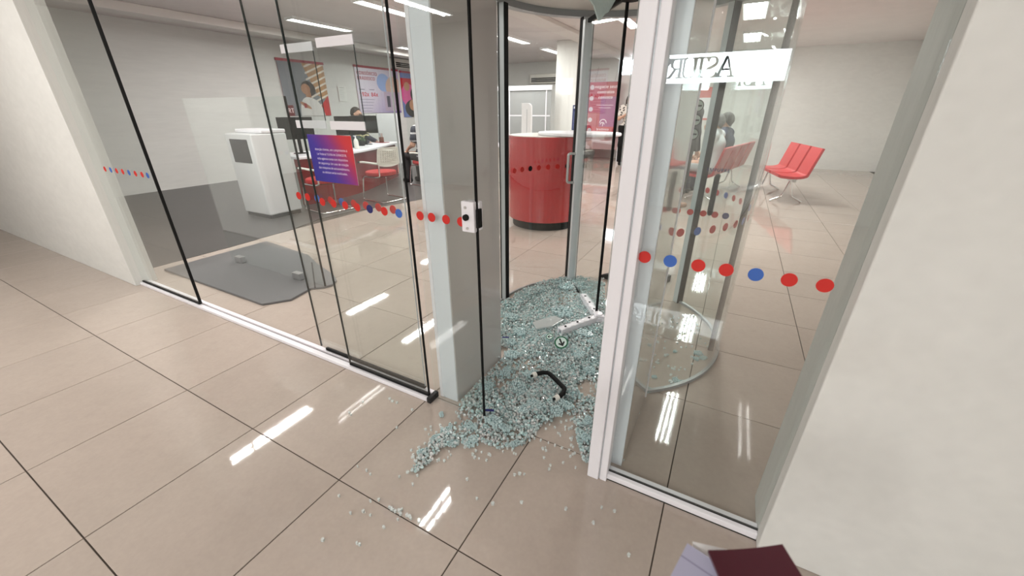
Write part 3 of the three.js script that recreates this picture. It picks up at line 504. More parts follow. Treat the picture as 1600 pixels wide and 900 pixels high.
// ---------------------------------------------------------------- red counter in the middle
{
  const cx = -2.13, cz = -4.87, oval = (rx, rz, n = 64) => Array.from({ length: n }, (_, k) => { const a = k / n * 2 * Math.PI; return [cx + rx * Math.cos(a) * (1 - 0.0 * Math.sin(a)), cz + rz * Math.sin(a)]; });
  const t = thing('service_counter', 'round glossy red counter with white shelf top and black plinth', 'counter', [0, 0, 0]);
  part(t, 'plinth', slab(oval(0.42, 0.42), 0, 0.11, 0.004), mat.black, 'black plinth'); part(t, 'body', slab(oval(0.475, 0.475), 0.11, 1.12, 0.006), M(0.40, 0.016, 0.02, 0.25, { clearcoat: 0.5, clearcoatRoughness: 0.1 }), 'glossy red curved body');
  part(t, 'seam', ext(cx + 0.2, cx + 0.203, 0.12, 1.11, cz + 0.40, cz + 0.4335, 0), mat.black);
  part(t, 'top', slab(oval(0.462, 0.462), 1.12, 1.128, 0.003), mat.plastic);
  const shelf = oval(0.5, 0.36, 48).map(([x, z]) => [x + 0.42, z + 0.0]); part(t, 'shelf', slab(shelf, 1.13, 1.165, 0.012), mat.white, 'white shelf top');
  const ts = thing('information_stand', 'blue sign in clear holder on the white counter shelf', 'sign', [-1.82, 1.165, -5.1], 0.25);
  const map = canvasMap(256, 640, (c, w, h) => { c.fillStyle = '#23306e'; c.fillRect(0, 0, w, h); c.fillStyle = '#e8eaf2'; c.fillRect(24, 30, 208, 60); c.fillStyle = '#9aa4c8'; for (let i = 0; i < 14; i++) c.fillRect(28, 170 + i * 32, 200 - (i * 53) % 90, 10); });
  part(ts, 'sheet', ext(-0.065, 0.065, 0.012, 0.30, -0.003, 0.003, 0), M(1, 1, 1, 0.5, { map })); part(ts, 'base', ext(-0.08, 0.08, 0, 0.012, -0.04, 0.04), mat.clear);
}
// ---------------------------------------------------------------- middle distance
{
  const totem = thing('ticket_totem', 'tall narrow white totem behind the red counter', 'totem', [-3.27, 0, -6.6]);
  const s = new THREE.Shape(); s.moveTo(-0.085, 0.02); s.lineTo(0.085, 0.02); s.lineTo(0.085, 1.44); s.quadraticCurveTo(0.085, 1.51, 0.01, 1.51); s.lineTo(-0.085, 1.51);
  part(totem, 'body', new THREE.ExtrudeGeometry(s, { depth: 0.05, bevelEnabled: true, bevelSize: 0.005, bevelThickness: 0.005 }).translate(0, 0, -0.025), M(0.86, 0.87, 0.88, 0.35)); part(totem, 'slot', ext(0.008, 0.02, 0.25, 1.42, 0.03, 0.034, 0), mat.alu); part(totem, 'base', ext(-0.16, 0.16, 0, 0.02, -0.14, 0.14), mat.alu);
  const fr = thing('frosted_partition', 'frosted glass partition beside the white pillar', 'partition', [0, 0, -9.3]);
  for (const [a, b] of [[-7.2, -6.15], [-6.12, -5.1], [-5.07, -4.12], [-4.09, -3.98]]) part(fr, 'pane', ext(a, b, 0.06, 1.83, -0.006, 0.006, 0), mat.frosted);
  for (const x of [-7.22, -6.135, -5.085, -4.105]) part(fr, 'mullion', ext(x - 0.015, x + 0.015, 0, 1.85, -0.02, 0.02), mat.white);
  part(fr, 'top_rail', ext(-7.23, -3.98, 1.83, 1.93, -0.03, 0.03), mat.white); part(fr, 'bottom_rail', ext(-7.23, -3.98, 0, 0.06, -0.025, 0.025), mat.white); part(fr, 'clear_band', ext(-7.2, -4.0, 1.27, 1.30, 0.007, 0.009, 0), mat.white);
  // desk beyond the counter with monitor and two white chair backs
  const d = thing('back_office_desk', 'pale desk beyond the red counter', 'desk', [-4.35, 0, -7.6]);
  part(d, 'top', slab(Array.from({ length: 40 }, (_, k) => [0.75 * Math.cos(k * 0.157), 0.4 * Math.sin(k * 0.157)]), 0.72, 0.755, 0.006), mat.white); part(d, 'panel', ext(-0.62, 0.5, 0, 0.72, 0.1, 0.14), mat.plastic); part(d, 'leg', ext(0.45, 0.5, 0, 0.72, -0.2, 0.2), mat.white);
  const mo = thing('monitor', 'black monitor on the pale desk beyond the red counter', 'monitor', [-4.55, 0.755, -7.55], -0.5);
  part(mo, 'housing', ext(-0.2, 0.2, 0.16, 0.44, -0.015, 0.015, 0.006), mat.black); part(mo, 'stand_neck', ext(-0.02, 0.02, 0.005, 0.18, -0.03, -0.015), mat.black); part(mo, 'stand_base', ext(-0.1, 0.1, 0, 0.012, -0.08, 0.06), mat.black);
  for (const [x, z, turn, lab] of [[-3.75, -8.1, -0.5, 'white chair back showing between the totem and the partition post'], [-3.2, -8.5, -0.5, 'white chair back beside the partition post']]) {
    const c = thing('white_chair', lab, 'chair', [x, 0, z], turn);
    part(c, 'backrest', backGeo.clone().translate(0, 0.58, -0.2), mat.plastic); part(c, 'seat', ext(-0.21, 0.21, 0.42, 0.47, -0.2, 0.22, 0.02), mat.black); for (const [a, b] of [[-1, -1], [1, -1], [-1, 1], [1, 1]]) part(c, 'leg', rod([a * 0.18, 0.42, b * 0.17], [a * 0.2, 0, b * 0.2], 0.012), mat.chrome); part(c, 'back_bracket', rod([0, 0.45, -0.18], [0, 0.65, -0.2], 0.015), mat.chrome);
  }
  // air conditioners
  const ac = (pos, turn, w, lab) => { const t = thing('air_conditioner', lab, 'air conditioner', pos, turn); part(t, 'case', ext(-w / 2, w / 2, 0, 0.26, 0, 0.22, 0.02), mat.plastic); for (let k = 0; k < 3; k++) part(t, 'louvre', ext(-w / 2 + 0.06, w / 2 - 0.06, 0.03 + k * 0.045, 0.06 + k * 0.045, 0.215, 0.232, 0.002), mat.black); };
  ac([-5.75, 2.2, ZB + 0.005], 0, 1.2, 'wall air conditioner above the frosted partition'); ac([X0 + 0.005, 2.54, -10.6], Math.PI / 2, 1.3, 'wall air conditioner above the family poster');
  // table, hanging banner and camera tripod near the back wall
  const tb = thing('back_table', 'long white table below the red banner', 'table', [-3.7, 0, -12.6]);
  part(tb, 'top', ext(-1.1, 0.7, 0.7, 0.75, -0.3, 0.3), mat.white); part(tb, 'modesty_panel', ext(-1.05, 0.65, 0.32, 0.7, 0.2, 0.23), M(0.45, 0.3, 0.3, 0.6)); for (const x of [-1.02, 0.62]) part(tb, 'leg', ext(x - 0.03, x + 0.03, 0, 0.7, -0.26, 0.26), mat.white);
  const map = canvasMap(512, 820, (c, w, h) => {
    c.fillStyle = '#b01c34'; c.fillRect(0, 0, w, h); const g = c.createLinearGradient(w * 0.4, 0, w, h); g.addColorStop(0, '#8a2b70'); g.addColorStop(1, '#a52a78'); c.fillStyle = g; c.fillRect(w * 0.42, h * 0.27, w * 0.58, h * 0.56); c.fillStyle = '#c42a3a'; c.fillRect(0, h * 0.83, w, h * 0.17);
    c.fillStyle = '#f4e6ea'; c.font = 'bold 62px sans-serif'; c.textAlign = 'center'; ['negocie seus', 'contratos', 'conosco'].forEach((t, i) => c.fillText(t, w * 0.56, 95 + i * 78));
    c.fillRect(w * 0.28, h * 0.42, w * 0.56, 7); c.fillRect(w * 0.36, h * 0.47, w * 0.4, 7);
    c.strokeStyle = '#f4e6ea'; c.lineWidth = 14; c.beginPath(); c.arc(w * 0.55, h * 0.76, 56, Math.PI, 2 * Math.PI); c.stroke(); c.beginPath(); c.arc(w * 0.53, h * 0.79, 34, Math.PI, 2 * Math.PI); c.stroke(); c.fillRect(w * 0.53, h * 0.76, 12, 52);
    c.font = 'bold 50px sans-serif'; c.fillText('bradesco', w * 0.55, h * 0.90);
    c.fillStyle = '#ddd4da'; for (let k = 0; k < 5; k++) { c.beginPath(); c.arc(w * 0.1, 80 + k * 165, 36, 0, 7); c.fill(); }
  });
  const bn = thing('hanging_banner', 'red and purple banner with white lettering hung by the back window', 'banner', [-3.83, 0, -12.95]);
  part(bn, 'sheet', new THREE.BoxGeometry(0.94, 1.5, 0.004).translate(0, 1.43, 0), [plainEdge(), plainEdge(), plainEdge(), plainEdge(), M(1, 1, 1, 0.55, { map }), plainEdge()]);
  function plainEdge() { return M(0.55, 0.1, 0.15, 0.6); }
  part(bn, 'top_rod', rod([-0.48, 2.185, 0], [0.48, 2.185, 0], 0.012), mat.alu); for (const x of [-0.3, 0.3]) part(bn, 'cord', rod([x, 2.19, 0], [x, 2.6, -0.25], 0.003, 6), mat.black);
  // posters
  const wallPoster = (name, z0, z1, y0, y1, lab, draw, w, h) => { const t = thing(name, lab, 'poster', [X0 + 0.02, 0, (z0 + z1) / 2], Math.PI / 2), W = Math.abs(z1 - z0); part(t, 'sheet', new THREE.BoxGeometry(W, y1 - y0, 0.004).translate(0, (y0 + y1) / 2, 0), [plainEdge(), plainEdge(), plainEdge(), plainEdge(), M(1, 1, 1, 0.4, { map: canvasMap(w, h, draw) }), plainEdge()]); if (name === 'poster') part(t, 'top_rod', ext(-W / 2 - 0.02, W / 2 + 0.02, y1 - 0.01, y1 + 0.045, -0.012, 0.012), M(0.4, 0.05, 0.08, 0.5)); };
  wallPoster('poster', -7.62, -6.4, 1.28, 2.44, 'poster of a smiling woman in white with a striped backdrop', (c, w, h) => {
    c.fillStyle = '#7d8288'; c.fillRect(0, 0, w, h); c.fillStyle = '#b98b5a'; c.beginPath(); c.moveTo(w * 0.5, 0); c.lineTo(w, 0); c.lineTo(w, h * 0.7); c.lineTo(w * 0.75, h * 0.6); c.fill();
    c.strokeStyle = '#e8ded0'; c.lineWidth = 18; for (let k = 0; k < 14; k++) { c.beginPath(); c.moveTo(w * 0.55, k * 60 + 40); c.lineTo(w, k * 60 - 60); c.stroke(); }
    c.fillStyle = '#c8262c'; c.beginPath(); c.moveTo(w, h * 0.6); c.lineTo(w, h); c.lineTo(w * 0.6, h); c.fill();
    c.fillStyle = '#231a17'; c.beginPath(); c.ellipse(w * 0.56, h * 0.48, w * 0.16, h * 0.14, 0.3, 0, 7); c.fill(); c.fillStyle = '#b98463'; c.beginPath(); c.ellipse(w * 0.5, h * 0.49, w * 0.1, h * 0.1, 0.2, 0, 7); c.fill(); c.fillRect(w * 0.48, h * 0.55, w * 0.12, h * 0.12);
    c.fillStyle = '#e6e3df'; c.beginPath(); c.moveTo(w * 0.3, h); c.quadraticCurveTo(w * 0.32, h * 0.66, w * 0.5, h * 0.64); c.quadraticCurveTo(w * 0.8, h * 0.64, w * 0.86, h); c.fill(); c.fillStyle = '#b98463'; c.beginPath(); c.ellipse(w * 0.44, h * 0.8, w * 0.13, h * 0.035, 0.5, 0, 7); c.fill(); c.fillStyle = '#a02028'; c.fillRect(w * 0.4, h * 0.76, w * 0.06, h * 0.09);
    c.fillStyle = '#6d2a2c'; c.fillRect(0, h * 0.8, w * 0.16, h * 0.2); c.fillStyle = '#f0e0e0'; c.font = 'bold 60px sans-serif'; c.fillText('RT', w * 0.02, h * 0.94);
  }, 512, 512);
  wallPoster('poster', -10.25, -8.6, 1.33, 2.48, 'pale lilac poster lettered in red behind the clerk', (c, w, h) => {
    const g = c.createLinearGradient(0, 0, w, h); g.addColorStop(0, '#e6e4ee'); g.addColorStop(0.5, '#cfc3d6'); g.addColorStop(1, '#7f6ba8'); c.fillStyle = g; c.fillRect(0, 0, w, h);
    c.fillStyle = '#8fa6d8'; c.beginPath(); c.arc(w * 0.62, h * 0.3, w * 0.16, 0, 7); c.fill(); c.fillStyle = '#c9a596'; c.beginPath(); c.arc(w * 0.86, h * 0.4, w * 0.2, 0, 7); c.fill(); c.fillStyle = '#b6a0b8'; c.fillRect(w * 0.6, h * 0.5, w * 0.4, h * 0.45); c.fillStyle = '#3c3a50'; c.fillRect(w * 0.66, h * 0.6, w * 0.08, h * 0.26);
    c.fillStyle = '#a3203a'; c.font = 'bold 64px sans-serif'; c.fillText('CONSÓRCIO', 26, 100); c.fillText('BRADESCO', 26, 170); c.fillStyle = '#55506a'; c.fillRect(34, 300, 100, 8); c.fillRect(220, 300, 90, 8); c.fillStyle = '#c4203a'; c.font = 'bold 80px sans-serif'; c.fillText('192x', 30, 400); c.fillText('84x', 240, 400); c.fillStyle = '#8b86a0'; for (let k = 0; k < 5; k++) c.fillRect(34, 440 + k * 42, 260 - k * 18, 8);
  }, 820, 640);
  wallPoster('poster', -11.5, -10.35, 1.2, 2.46, 'bright family poster in pink and black beside the lilac one', (c, w, h) => {
    c.fillStyle = '#6c7fb4'; c.fillRect(0, 0, w, h); c.fillStyle = '#c3202c'; c.fillRect(0, h * 0.12, w, h * 0.3); c.fillStyle = '#e05a9c'; c.beginPath(); c.ellipse(w * 0.28, h * 0.5, w * 0.3, h * 0.26, 0.3, 0, 7); c.fill();
    c.fillStyle = '#1a1a1e'; c.beginPath(); c.ellipse(w * 0.6, h * 0.48, w * 0.26, h * 0.2, 0, 0, 7); c.fill(); c.beginPath(); c.ellipse(w * 0.5, h * 0.8, w * 0.42, h * 0.22, 0, 0, 7); c.fill(); c.fillStyle = '#c08a68'; for (const [x, y, r] of [[0.56, 0.26, 0.13], [0.22, 0.3, 0.11], [0.4, 0.72, 0.14], [0.55, 0.66, 0.1]]) { c.beginPath(); c.ellipse(w * x, h * y, w * r, h * r * 0.9, 0, 0, 7); c.fill(); }
  }, 400, 440);
  wallPoster('paper_notice', -8.22, -7.96, 1.62, 1.98, 'small typed paper notice taped to the white side wall', (c, w, h) => { c.fillStyle = '#e4e5e0'; c.fillRect(0, 0, w, h); c.fillStyle = '#6d6f70'; c.fillRect(w * 0.2, h * 0.08, w * 0.6, 9); c.fillStyle = '#a9abaa'; for (let k = 0; k < 11; k++) c.fillRect(w * 0.15, h * 0.2 + k * 24, w * (0.7 - (k * 7 % 4) * 0.07), 5); }, 256, 360);
  // lit shop sign across the lobby, behind the camera: the glass front mirrors it
  const font = await new FontLoader().loadAsync('fonts/droid/droid_serif_regular.typeface.json');
  const sg = thing('lit_shop_sign', 'long white backlit sign with thin dark serif letters across the lobby', 'sign', [0, 0, ZF - 0.06]);
  part(sg, 'case', ext(-1.32, 0.4, 1.73, 2.125, 0, 0.06, 0.01), mat.alu); part(sg, 'lit_face', ext(-1.3, 0.38, 1.75, 2.105, -0.006, 0, 0), new THREE.MeshStandardMaterial({ color: 0xffffff, emissive: L(0.92, 0.97, 1), emissiveIntensity: 2 }));
  const glow = new THREE.RectAreaLight(L(0.9, 0.97, 1), 12, 1.66, 0.35); glow.position.set(-0.46, 1.927, ZF - 0.069); glow.rotation.set(0, 0, 0); glow.castShadow = true; scene.add(glow);
  for (const [ch, x] of [['Y', -1.10], ['R', -0.955], ['U', -0.775], ['T', -0.635], ['S', -0.50], ['A', -0.33]]) { const g = new TextGeometry(ch, { font, size: 0.25, depth: 0.012, curveSegments: 6 }); g.computeBoundingBox(); const c = (g.boundingBox.min.x + g.boundingBox.max.x) / 2; part(sg, 'letter', g.translate(-c, 0, 0).rotateY(Math.PI).translate(x, 1.81, -0.03), M(0.06, 0.11, 0.13, 0.5)); }
  // poster on the back wall, right
  const pr = thing('wall_poster', 'red and white poster on the back wall beyond the waiting seats', 'poster', [-1.0, 0, ZB + 0.01]);
  part(pr, 'sheet', ext(-0.35, 0.35, 1.15, 1.98, 0, 0.006, 0.001), M(0.62, 0.18, 0.17, 0.5)); part(pr, 'white_field', ext(-0.2, 0.3, 1.2, 1.72, 0.006, 0.009, 0.001), M(0.78, 0.8, 0.82, 0.5));
}
// red waiting chairs on a beam
{
  const seatGeo = (() => { const s = new THREE.Shape(); s.moveTo(0.2, 0.45); s.lineTo(0.16, 0.435); s.quadraticCurveTo(-0.12, 0.4, -0.19, 0.46); s.lineTo(-0.3, 0.86); s.lineTo(-0.325, 0.855); s.lineTo(-0.215, 0.435); s.quadraticCurveTo(-0.14, 0.37, 0.16, 0.405); s.lineTo(0.2, 0.42); return new THREE.ExtrudeGeometry(s, { depth: 0.44, bevelEnabled: true, bevelSize: 0.006, bevelThickness: 0.006, bevelSegments: 1 }).translate(0, 0, -0.22); })();
  const bench = (x, z, turn, n, lab) => {
    const t = thing('waiting_bench', lab, 'bench', [x, 0, z], turn);
    for (let k = 0; k < n; k++) part(t, 'seat_shell', seatGeo.clone().translate(0, 0, (k - (n - 1) / 2) * 0.52), M(0.48, 0.03, 0.035, 0.35), 'red plastic seat shell');
    const half = (n - 1) / 2 * 0.52 + 0.25; part(t, 'beam', ext(-0.06, 0, 0.35, 0.39, -half, half), mat.steel);
    for (const s of [-1, 1]) part(t, 'leg', tube([[-0.26, 0.012, s * (half - 0.15)], [-0.1, 0.1, s * (half - 0.15)], [-0.03, 0.36, s * (half - 0.15)], [0.04, 0.1, s * (half - 0.15)], [0.2, 0.012, s * (half - 0.15)]], 0.016, 30), mat.chrome);
  };
  bench(-0.23, -8.33, Math.PI - 0.222, 4, 'row of red waiting seats under the seated people'); bench(-1.48, -7.5, Math.PI - 0.5, 1, 'red waiting seats partly behind the white post'); bench(0.75, -8.6, Math.PI + 0.2, 3, 'second row of red waiting seats behind the seated people');
}
// low grey plate with a glass screen inside the open doorway; white kiosk
{
  const pl = thing('grey_floor_plate', 'dark grey floor plate with rounded nose inside the sliding doors', 'floor plate', [0, 0, 0]);
  part(pl, 'plate', slab(smoothCorner([[-4.6, -2.5], [-3.75, -2.42], [-3.46, -2.3], [-3.05, -2.17], [-2.93, -2.1], [-2.88, -2.02], [-2.9, -1.95], [-2.98, -1.88], [-2.93, -1.66], [-3.05, -1.5], [-4.6, -1.5]]), 0, 0.02, 0.004), M(0.14, 0.14, 0.142, 0.4));
  function smoothCorner(p) { return p; }
  part(pl, 'joint', rodFlat(-3.5, -2.28, -2.95, -1.9), mat.rubber);
  function rodFlat(x0, z0, x1, z1) { return rod([x0, 0.02, z0], [x1, 0.02, z1], 0.006, 8); }
  const gs = thing('glass_screen', 'clear glass screen with dark edge standing on the grey plate', 'glass screen', [0, 0, 0]);
  part(gs, 'pane', ext(-4.3, -2.9, 0.02, 1.5, -1.965, -1.955, 0), mat.glass); part(gs, 'edge_strip', ext(-2.9, -2.888, 0.02, 1.5, -1.967, -1.953), mat.black); part(gs, 'floor_clamp', ext(-4.2, -4.1, 0.02, 0.08, -1.985, -1.935), mat.steel); part(gs, 'floor_clamp', ext(-3.3, -3.2, 0.02, 0.08, -1.985, -1.935), mat.steel);
  const k = thing('self_service_kiosk', 'pale grey self-service kiosk on the dark floor inside the doorway', 'kiosk', [-5.86, 0.004, -3.42], 0);
  part(k, 'cabinet', ext(-0.3, 0.3, 0.05, 1.12, -0.25, 0.25, 0.02), M(0.66, 0.67, 0.68, 0.4)); part(k, 'plinth', ext(-0.28, 0.28, 0, 0.05, -0.23, 0.23), mat.black); part(k, 'screen', ext(-0.2, 0.2, 0.75, 1.05, 0.248, 0.256), mat.black); part(k, 'hood', ext(-0.3, 0.3, 1.12, 1.17, -0.25, 0.1, 0.015), mat.white);
}

// ---------------------------------------------------------------- people
function surface(field, lo, hi, cell) {                                  // surface nets over a signed distance field
  const n = [0, 1, 2].map(k => Math.ceil((hi[k] - lo[k]) / cell) + 1), [nx, ny, nz] = n, F = new Float32Array(nx * ny * nz), id = (i, j, k) => (k * ny + j) * nx + i;
  for (let k = 0; k < nz; k++) for (let j = 0; j < ny; j++) for (let i = 0; i < nx; i++) F[id(i, j, k)] = field(lo[0] + i * cell, lo[1] + j * cell, lo[2] + k * cell);
  const vid = new Int32Array(F.length).fill(-1), pos = [], ix = [];
  for (let k = 0; k < nz - 1; k++) for (let j = 0; j < ny - 1; j++) for (let i = 0; i < nx - 1; i++) {
    let c = 0, sx = 0, sy = 0, sz = 0, mask = 0; const f = [];
    for (let b = 0; b < 8; b++) { f[b] = F[id(i + (b & 1), j + (b >> 1 & 1), k + (b >> 2))]; if (f[b] < 0) mask |= 1 << b; }
    if (mask === 0 || mask === 255) continue;
    for (const [a, b] of EDGES) if ((f[a] < 0) !== (f[b] < 0)) { const t = f[a] / (f[a] - f[b]); sx += (a & 1) + t * ((b & 1) - (a & 1)); sy += (a >> 1 & 1) + t * ((b >> 1 & 1) - (a >> 1 & 1)); sz += (a >> 2) + t * ((b >> 2) - (a >> 2)); c++; }
    vid[id(i, j, k)] = pos.length / 3; pos.push(lo[0] + (i + sx / c) * cell, lo[1] + (j + sy / c) * cell, lo[2] + (k + sz / c) * cell);
  }
  const st = [1, nx, nx * ny];
  for (let k = 1; k < nz - 1; k++) for (let j = 1; j < ny - 1; j++) for (let i = 1; i < nx - 1; i++) {
    const o = id(i, j, k);
    for (let a = 0; a < 3; a++) {
      const q = o + st[a]; if ((F[o] < 0) === (F[q] < 0)) continue; const u = st[(a + 1) % 3], v = st[(a + 2) % 3], A = vid[o], B = vid[o - u], C = vid[o - u - v], D = vid[o - v];
      if (A < 0 || B < 0 || C < 0 || D < 0) continue; if (F[o] < 0) ix.push(A, B, C, A, C, D); else ix.push(A, C, B, A, D, C);
    }
  }
  const g = new THREE.BufferGeometry(); g.setAttribute('position', new THREE.Float32BufferAttribute(pos, 3)); g.setIndex(ix); g.computeVertexNormals(); return g;
}
const EDGES = [[0, 1], [2, 3], [4, 5], [6, 7], [0, 2], [1, 3], [4, 6], [5, 7], [0, 4], [1, 5], [2, 6], [3, 7]];
function bones(list, k = 0.03) {                                         // each [a, b, ra, rb]; joined with a smooth minimum
  const B = list.map(([a, b, ra, rb]) => { const d = [b[0] - a[0], b[1] - a[1], b[2] - a[2]]; return [a, d, d[0] ** 2 + d[1] ** 2 + d[2] ** 2 + 1e-9, ra, rb]; });
  return (x, y, z) => {
    let m = 9;
    for (const [a, d, l, ra, rb] of B) {
      const px = x - a[0], py = y - a[1], pz = z - a[2], t = Math.min(1, Math.max(0, (px * d[0] + py * d[1] + pz * d[2]) / l));
      const e = Math.hypot(px - d[0] * t, py - d[1] * t, pz - d[2] * t) - ra - (rb - ra) * t, h = Math.max(k - Math.abs(m - e), 0) / k; m = Math.min(m, e) - h * h * k * 0.25;
    }
    return m;
  };
}
function bounds(list, pad) { const lo = [9, 9, 9], hi = [-9, -9, -9]; for (const [a, b, ra, rb] of list) for (const [p, r] of [[a, ra], [b, rb]]) for (let k = 0; k < 3; k++) { lo[k] = Math.min(lo[k], p[k] - r - pad); hi[k] = Math.max(hi[k], p[k] + r + pad); } return [lo, hi]; }
const POSES = {
  stand: { pelvis: [0, 0.95, 0], chest: [0, 1.26, 0.01], neck: [0, 1.43, -0.005], head: [0, 1.56, 0.02], sh: [0.165, 1.38, 0], el: [0.215, 1.11, -0.02], wr: [0.22, 0.88, 0.06], hip: [0.085, 0.92, 0], kn: [0.095, 0.5, 0.02], an: [0.1, 0.08, -0.02] },
  sit: { pelvis: [0, 0.55, -0.08], chest: [0, 0.87, -0.09], neck: [0, 1.04, -0.07], head: [0, 1.17, -0.04], sh: [0.17, 0.99, -0.08], el: [0.22, 0.74, -0.02], wr: [0.17, 0.66, 0.2], hip: [0.09, 0.53, -0.04], kn: [0.12, 0.53, 0.36], an: [0.12, 0.09, 0.34] },
};
function person(label, pos, turn, o) {
  const t = thing('person', label, 'person', pos, turn), J = { ...POSES[o.pose], ...o.joints }, sc = o.scale || 1;
  const S = (p, s) => [p[0] * s, p[1], p[2]], at = (n, s) => J[n + (s > 0 ? 'R' : 'L')] || S(J[n], s);
  const w = o.girth || 1, add = (p, x, y, z) => [p[0] + x, p[1] + y, p[2] + z], torso = [[J.pelvis, J.chest, 0.125 * w, 0.125 * w], [J.chest, J.neck, 0.115 * w, 0.06], [add(J.chest, 0.06, 0, 0), add(J.chest, -0.06, 0, 0), 0.105 * w, 0.105 * w], [add(J.pelvis, 0.06, -0.02, 0), add(J.pelvis, -0.06, -0.02, 0), 0.12 * w, 0.12 * w]];
  const up = [], low = [], legs = [], feet = [], hands = [];
  for (const s of [-1, 1]) {
    const sh = at('sh', s), el = at('el', s), wr = at('wr', s), hip = at('hip', s), kn = at('kn', s), an = at('an', s);
    torso.push([J.neck, sh, 0.05, 0.062]); up.push([sh, el, 0.055 * w, 0.044]); low.push([el, wr, 0.042, 0.028]);
    legs.push([hip, kn, 0.088 * w, 0.06], [kn, an, 0.058, 0.04]); feet.push([add(an, 0, -0.035, -0.02), add(an, s * 0.02, -0.05, 0.15), 0.036, 0.03]);
    // hand: palm, four unequal bent fingers, thumb from the side of the palm
    const d = V(wr[0] - el[0], wr[1] - el[1], wr[2] - el[2]).normalize(), side = V(0, 0, 1).cross(d).normalize(); if (side.lengthSq() < 0.1) side.set(1, 0, 0); const curl = side.clone().cross(d).normalize();
    const P = (l, a, c) => [wr[0] + d.x * l + side.x * a + curl.x * c, wr[1] + d.y * l + side.y * a + curl.y * c, wr[2] + d.z * l + side.z * a + curl.z * c];
    const h = [[P(0, 0, 0), P(0.05, 0.018, 0), 0.026, 0.017], [P(0, 0, 0), P(0.05, -0.018, 0), 0.026, 0.017], [P(0.05, 0.022, 0), P(0.08, -0.022, 0), 0.014, 0.013]];
    [[-0.03, 0.058], [-0.01, 0.072], [0.011, 0.068], [0.031, 0.05]].forEach(([a, l]) => h.push([P(0.075, a, 0), P(0.075 + l * 0.5, a, 0.008), 0.0095, 0.009], [P(0.075 + l * 0.5, a, 0.008), P(0.075 + l * 0.88, a, 0.03), 0.009, 0.0075]));
    h.push([P(0.02, s * 0.024, 0.004), P(0.05, s * 0.05, 0.018), 0.012, 0.0105], [P(0.05, s * 0.05, 0.018), P(0.078, s * 0.052, 0.034), 0.0105, 0.0085]); hands.push(h);
  }
  const H = J.head, head = [[add(H, 0, 0.03, -0.015), add(H, 0, 0.045, -0.03), 0.085, 0.085], [add(H, 0, -0.01, 0.01), add(H, 0, -0.085, 0.045), 0.07, 0.038], [add(H, 0, 0.015, 0.085), add(H, 0, -0.03, 0.103), 0.010, 0.0165], [add(H, -0.025, -0.068, 0.083), add(H, 0.025, -0.068, 0.083), 0.010, 0.010], [add(H, -0.03, 0.025, 0.068), add(H, 0.03, 0.025, 0.068), 0.018, 0.018], ...[-1, 1].map(s => [add(H, s * 0.082, 0.012, -0.012), add(H, s * 0.08, -0.03, -0.004), 0.016, 0.011])];
  const neck = [[J.neck, add(H, 0, -0.04, -0.01), 0.05, 0.052]];
  const main = [...torso, ...up, ...low, ...legs, ...feet, ...neck], sdf = (l, cell, k) => { const [lo, hi] = bounds(l, cell * 2); return surface(bones(l, k), lo, hi, cell); };
  part(t, 'body', merge([sdf(main, 0.018, 0.035), sdf([...head, ...neck], 0.008, 0.02), ...hands.map(h => sdf(h, 0.006, 0.006))]), o.skin || mat.skinPale);
  const fat = (l, e) => l.map(([a, b, ra, rb]) => [a, b, ra + e, rb + e]);
  const cloth = (name, l, e, m, cut, paint, lab) => {
    const f = bones(fat(l, e), 0.04), [lo, hi] = bounds(fat(l, e), 0.04), g = surface((x, y, z) => Math.max(f(x, y, z), cut(x, y, z)), lo, hi, 0.014);
    if (paint) { const p = g.attributes.position, c = []; for (let i = 0; i < p.count; i++) c.push(...paint(p.getX(i), p.getY(i), p.getZ(i))); g.setAttribute('color', new THREE.Float32BufferAttribute(c, 3)); }
    part(t, name, g, m, lab);
  };
  const sleeves = o.longSleeves ? [...up, ...low] : up.map(([a, b, ra, rb]) => [a, [a[0] + (b[0] - a[0]) * 0.6, a[1] + (b[1] - a[1]) * 0.6, a[2] + (b[2] - a[2]) * 0.6], ra + 0.008, rb + 0.016]);
  cloth('top', [...torso, ...sleeves], 0.016, o.topMat, (x, y, z) => Math.max(J.pelvis[1] - 0.1 - y, 0.062 - Math.hypot(x - J.neck[0], (y - J.neck[1] - 0.05), z - J.neck[2])), o.paint, o.topLabel);
  cloth('trousers', [...legs, [add(J.pelvis, 0.06, -0.03, 0), add(J.pelvis, -0.06, -0.03, 0), 0.12 * w, 0.12 * w]], o.loose || 0.013, o.legMat, (x, y, z) => Math.max(y - J.pelvis[1] - 0.03, 0.07 - y));
  const shoeG = feet.map(l => sdf(fat([l], 0.012), 0.009, 0.02)); shoeG.forEach(g => part(t, 'shoe', g, o.shoeMat || mat.black));
  // hair or cap, eyes, mouth
  const hl = o.longHair ? [[add(H, 0, 0.045, -0.03), add(H, 0, 0.05, -0.02), 0.097, 0.097], [add(H, -0.06, 0.0, -0.04), add(H, -0.085, -0.2, -0.03), 0.05, 0.035], [add(H, 0.06, 0.0, -0.04), add(H, 0.085, -0.2, -0.03), 0.05, 0.035], [add(H, 0, -0.02, -0.06), add(H, 0, -0.18, -0.07), 0.07, 0.05]] : [[add(H, 0, 0.045, -0.03), add(H, 0, 0.05, -0.02), 0.095, 0.095], [add(H, 0, 0, -0.05), add(H, 0, -0.05, -0.055), 0.08, 0.05]];
  const hf = bones(hl, 0.03), [hlo, hhi] = bounds(hl, 0.03);
  part(t, 'hair', surface((x, y, z) => Math.max(hf(x, y, z), (z - H[2] - 0.052) + Math.max(0, 0.085 - (y - H[1])) * (Math.abs(x - H[0]) > 0.07 && o.longHair ? 0.25 : 0.9)), hlo, hhi, 0.009), o.hairMat || mat.hairDark);
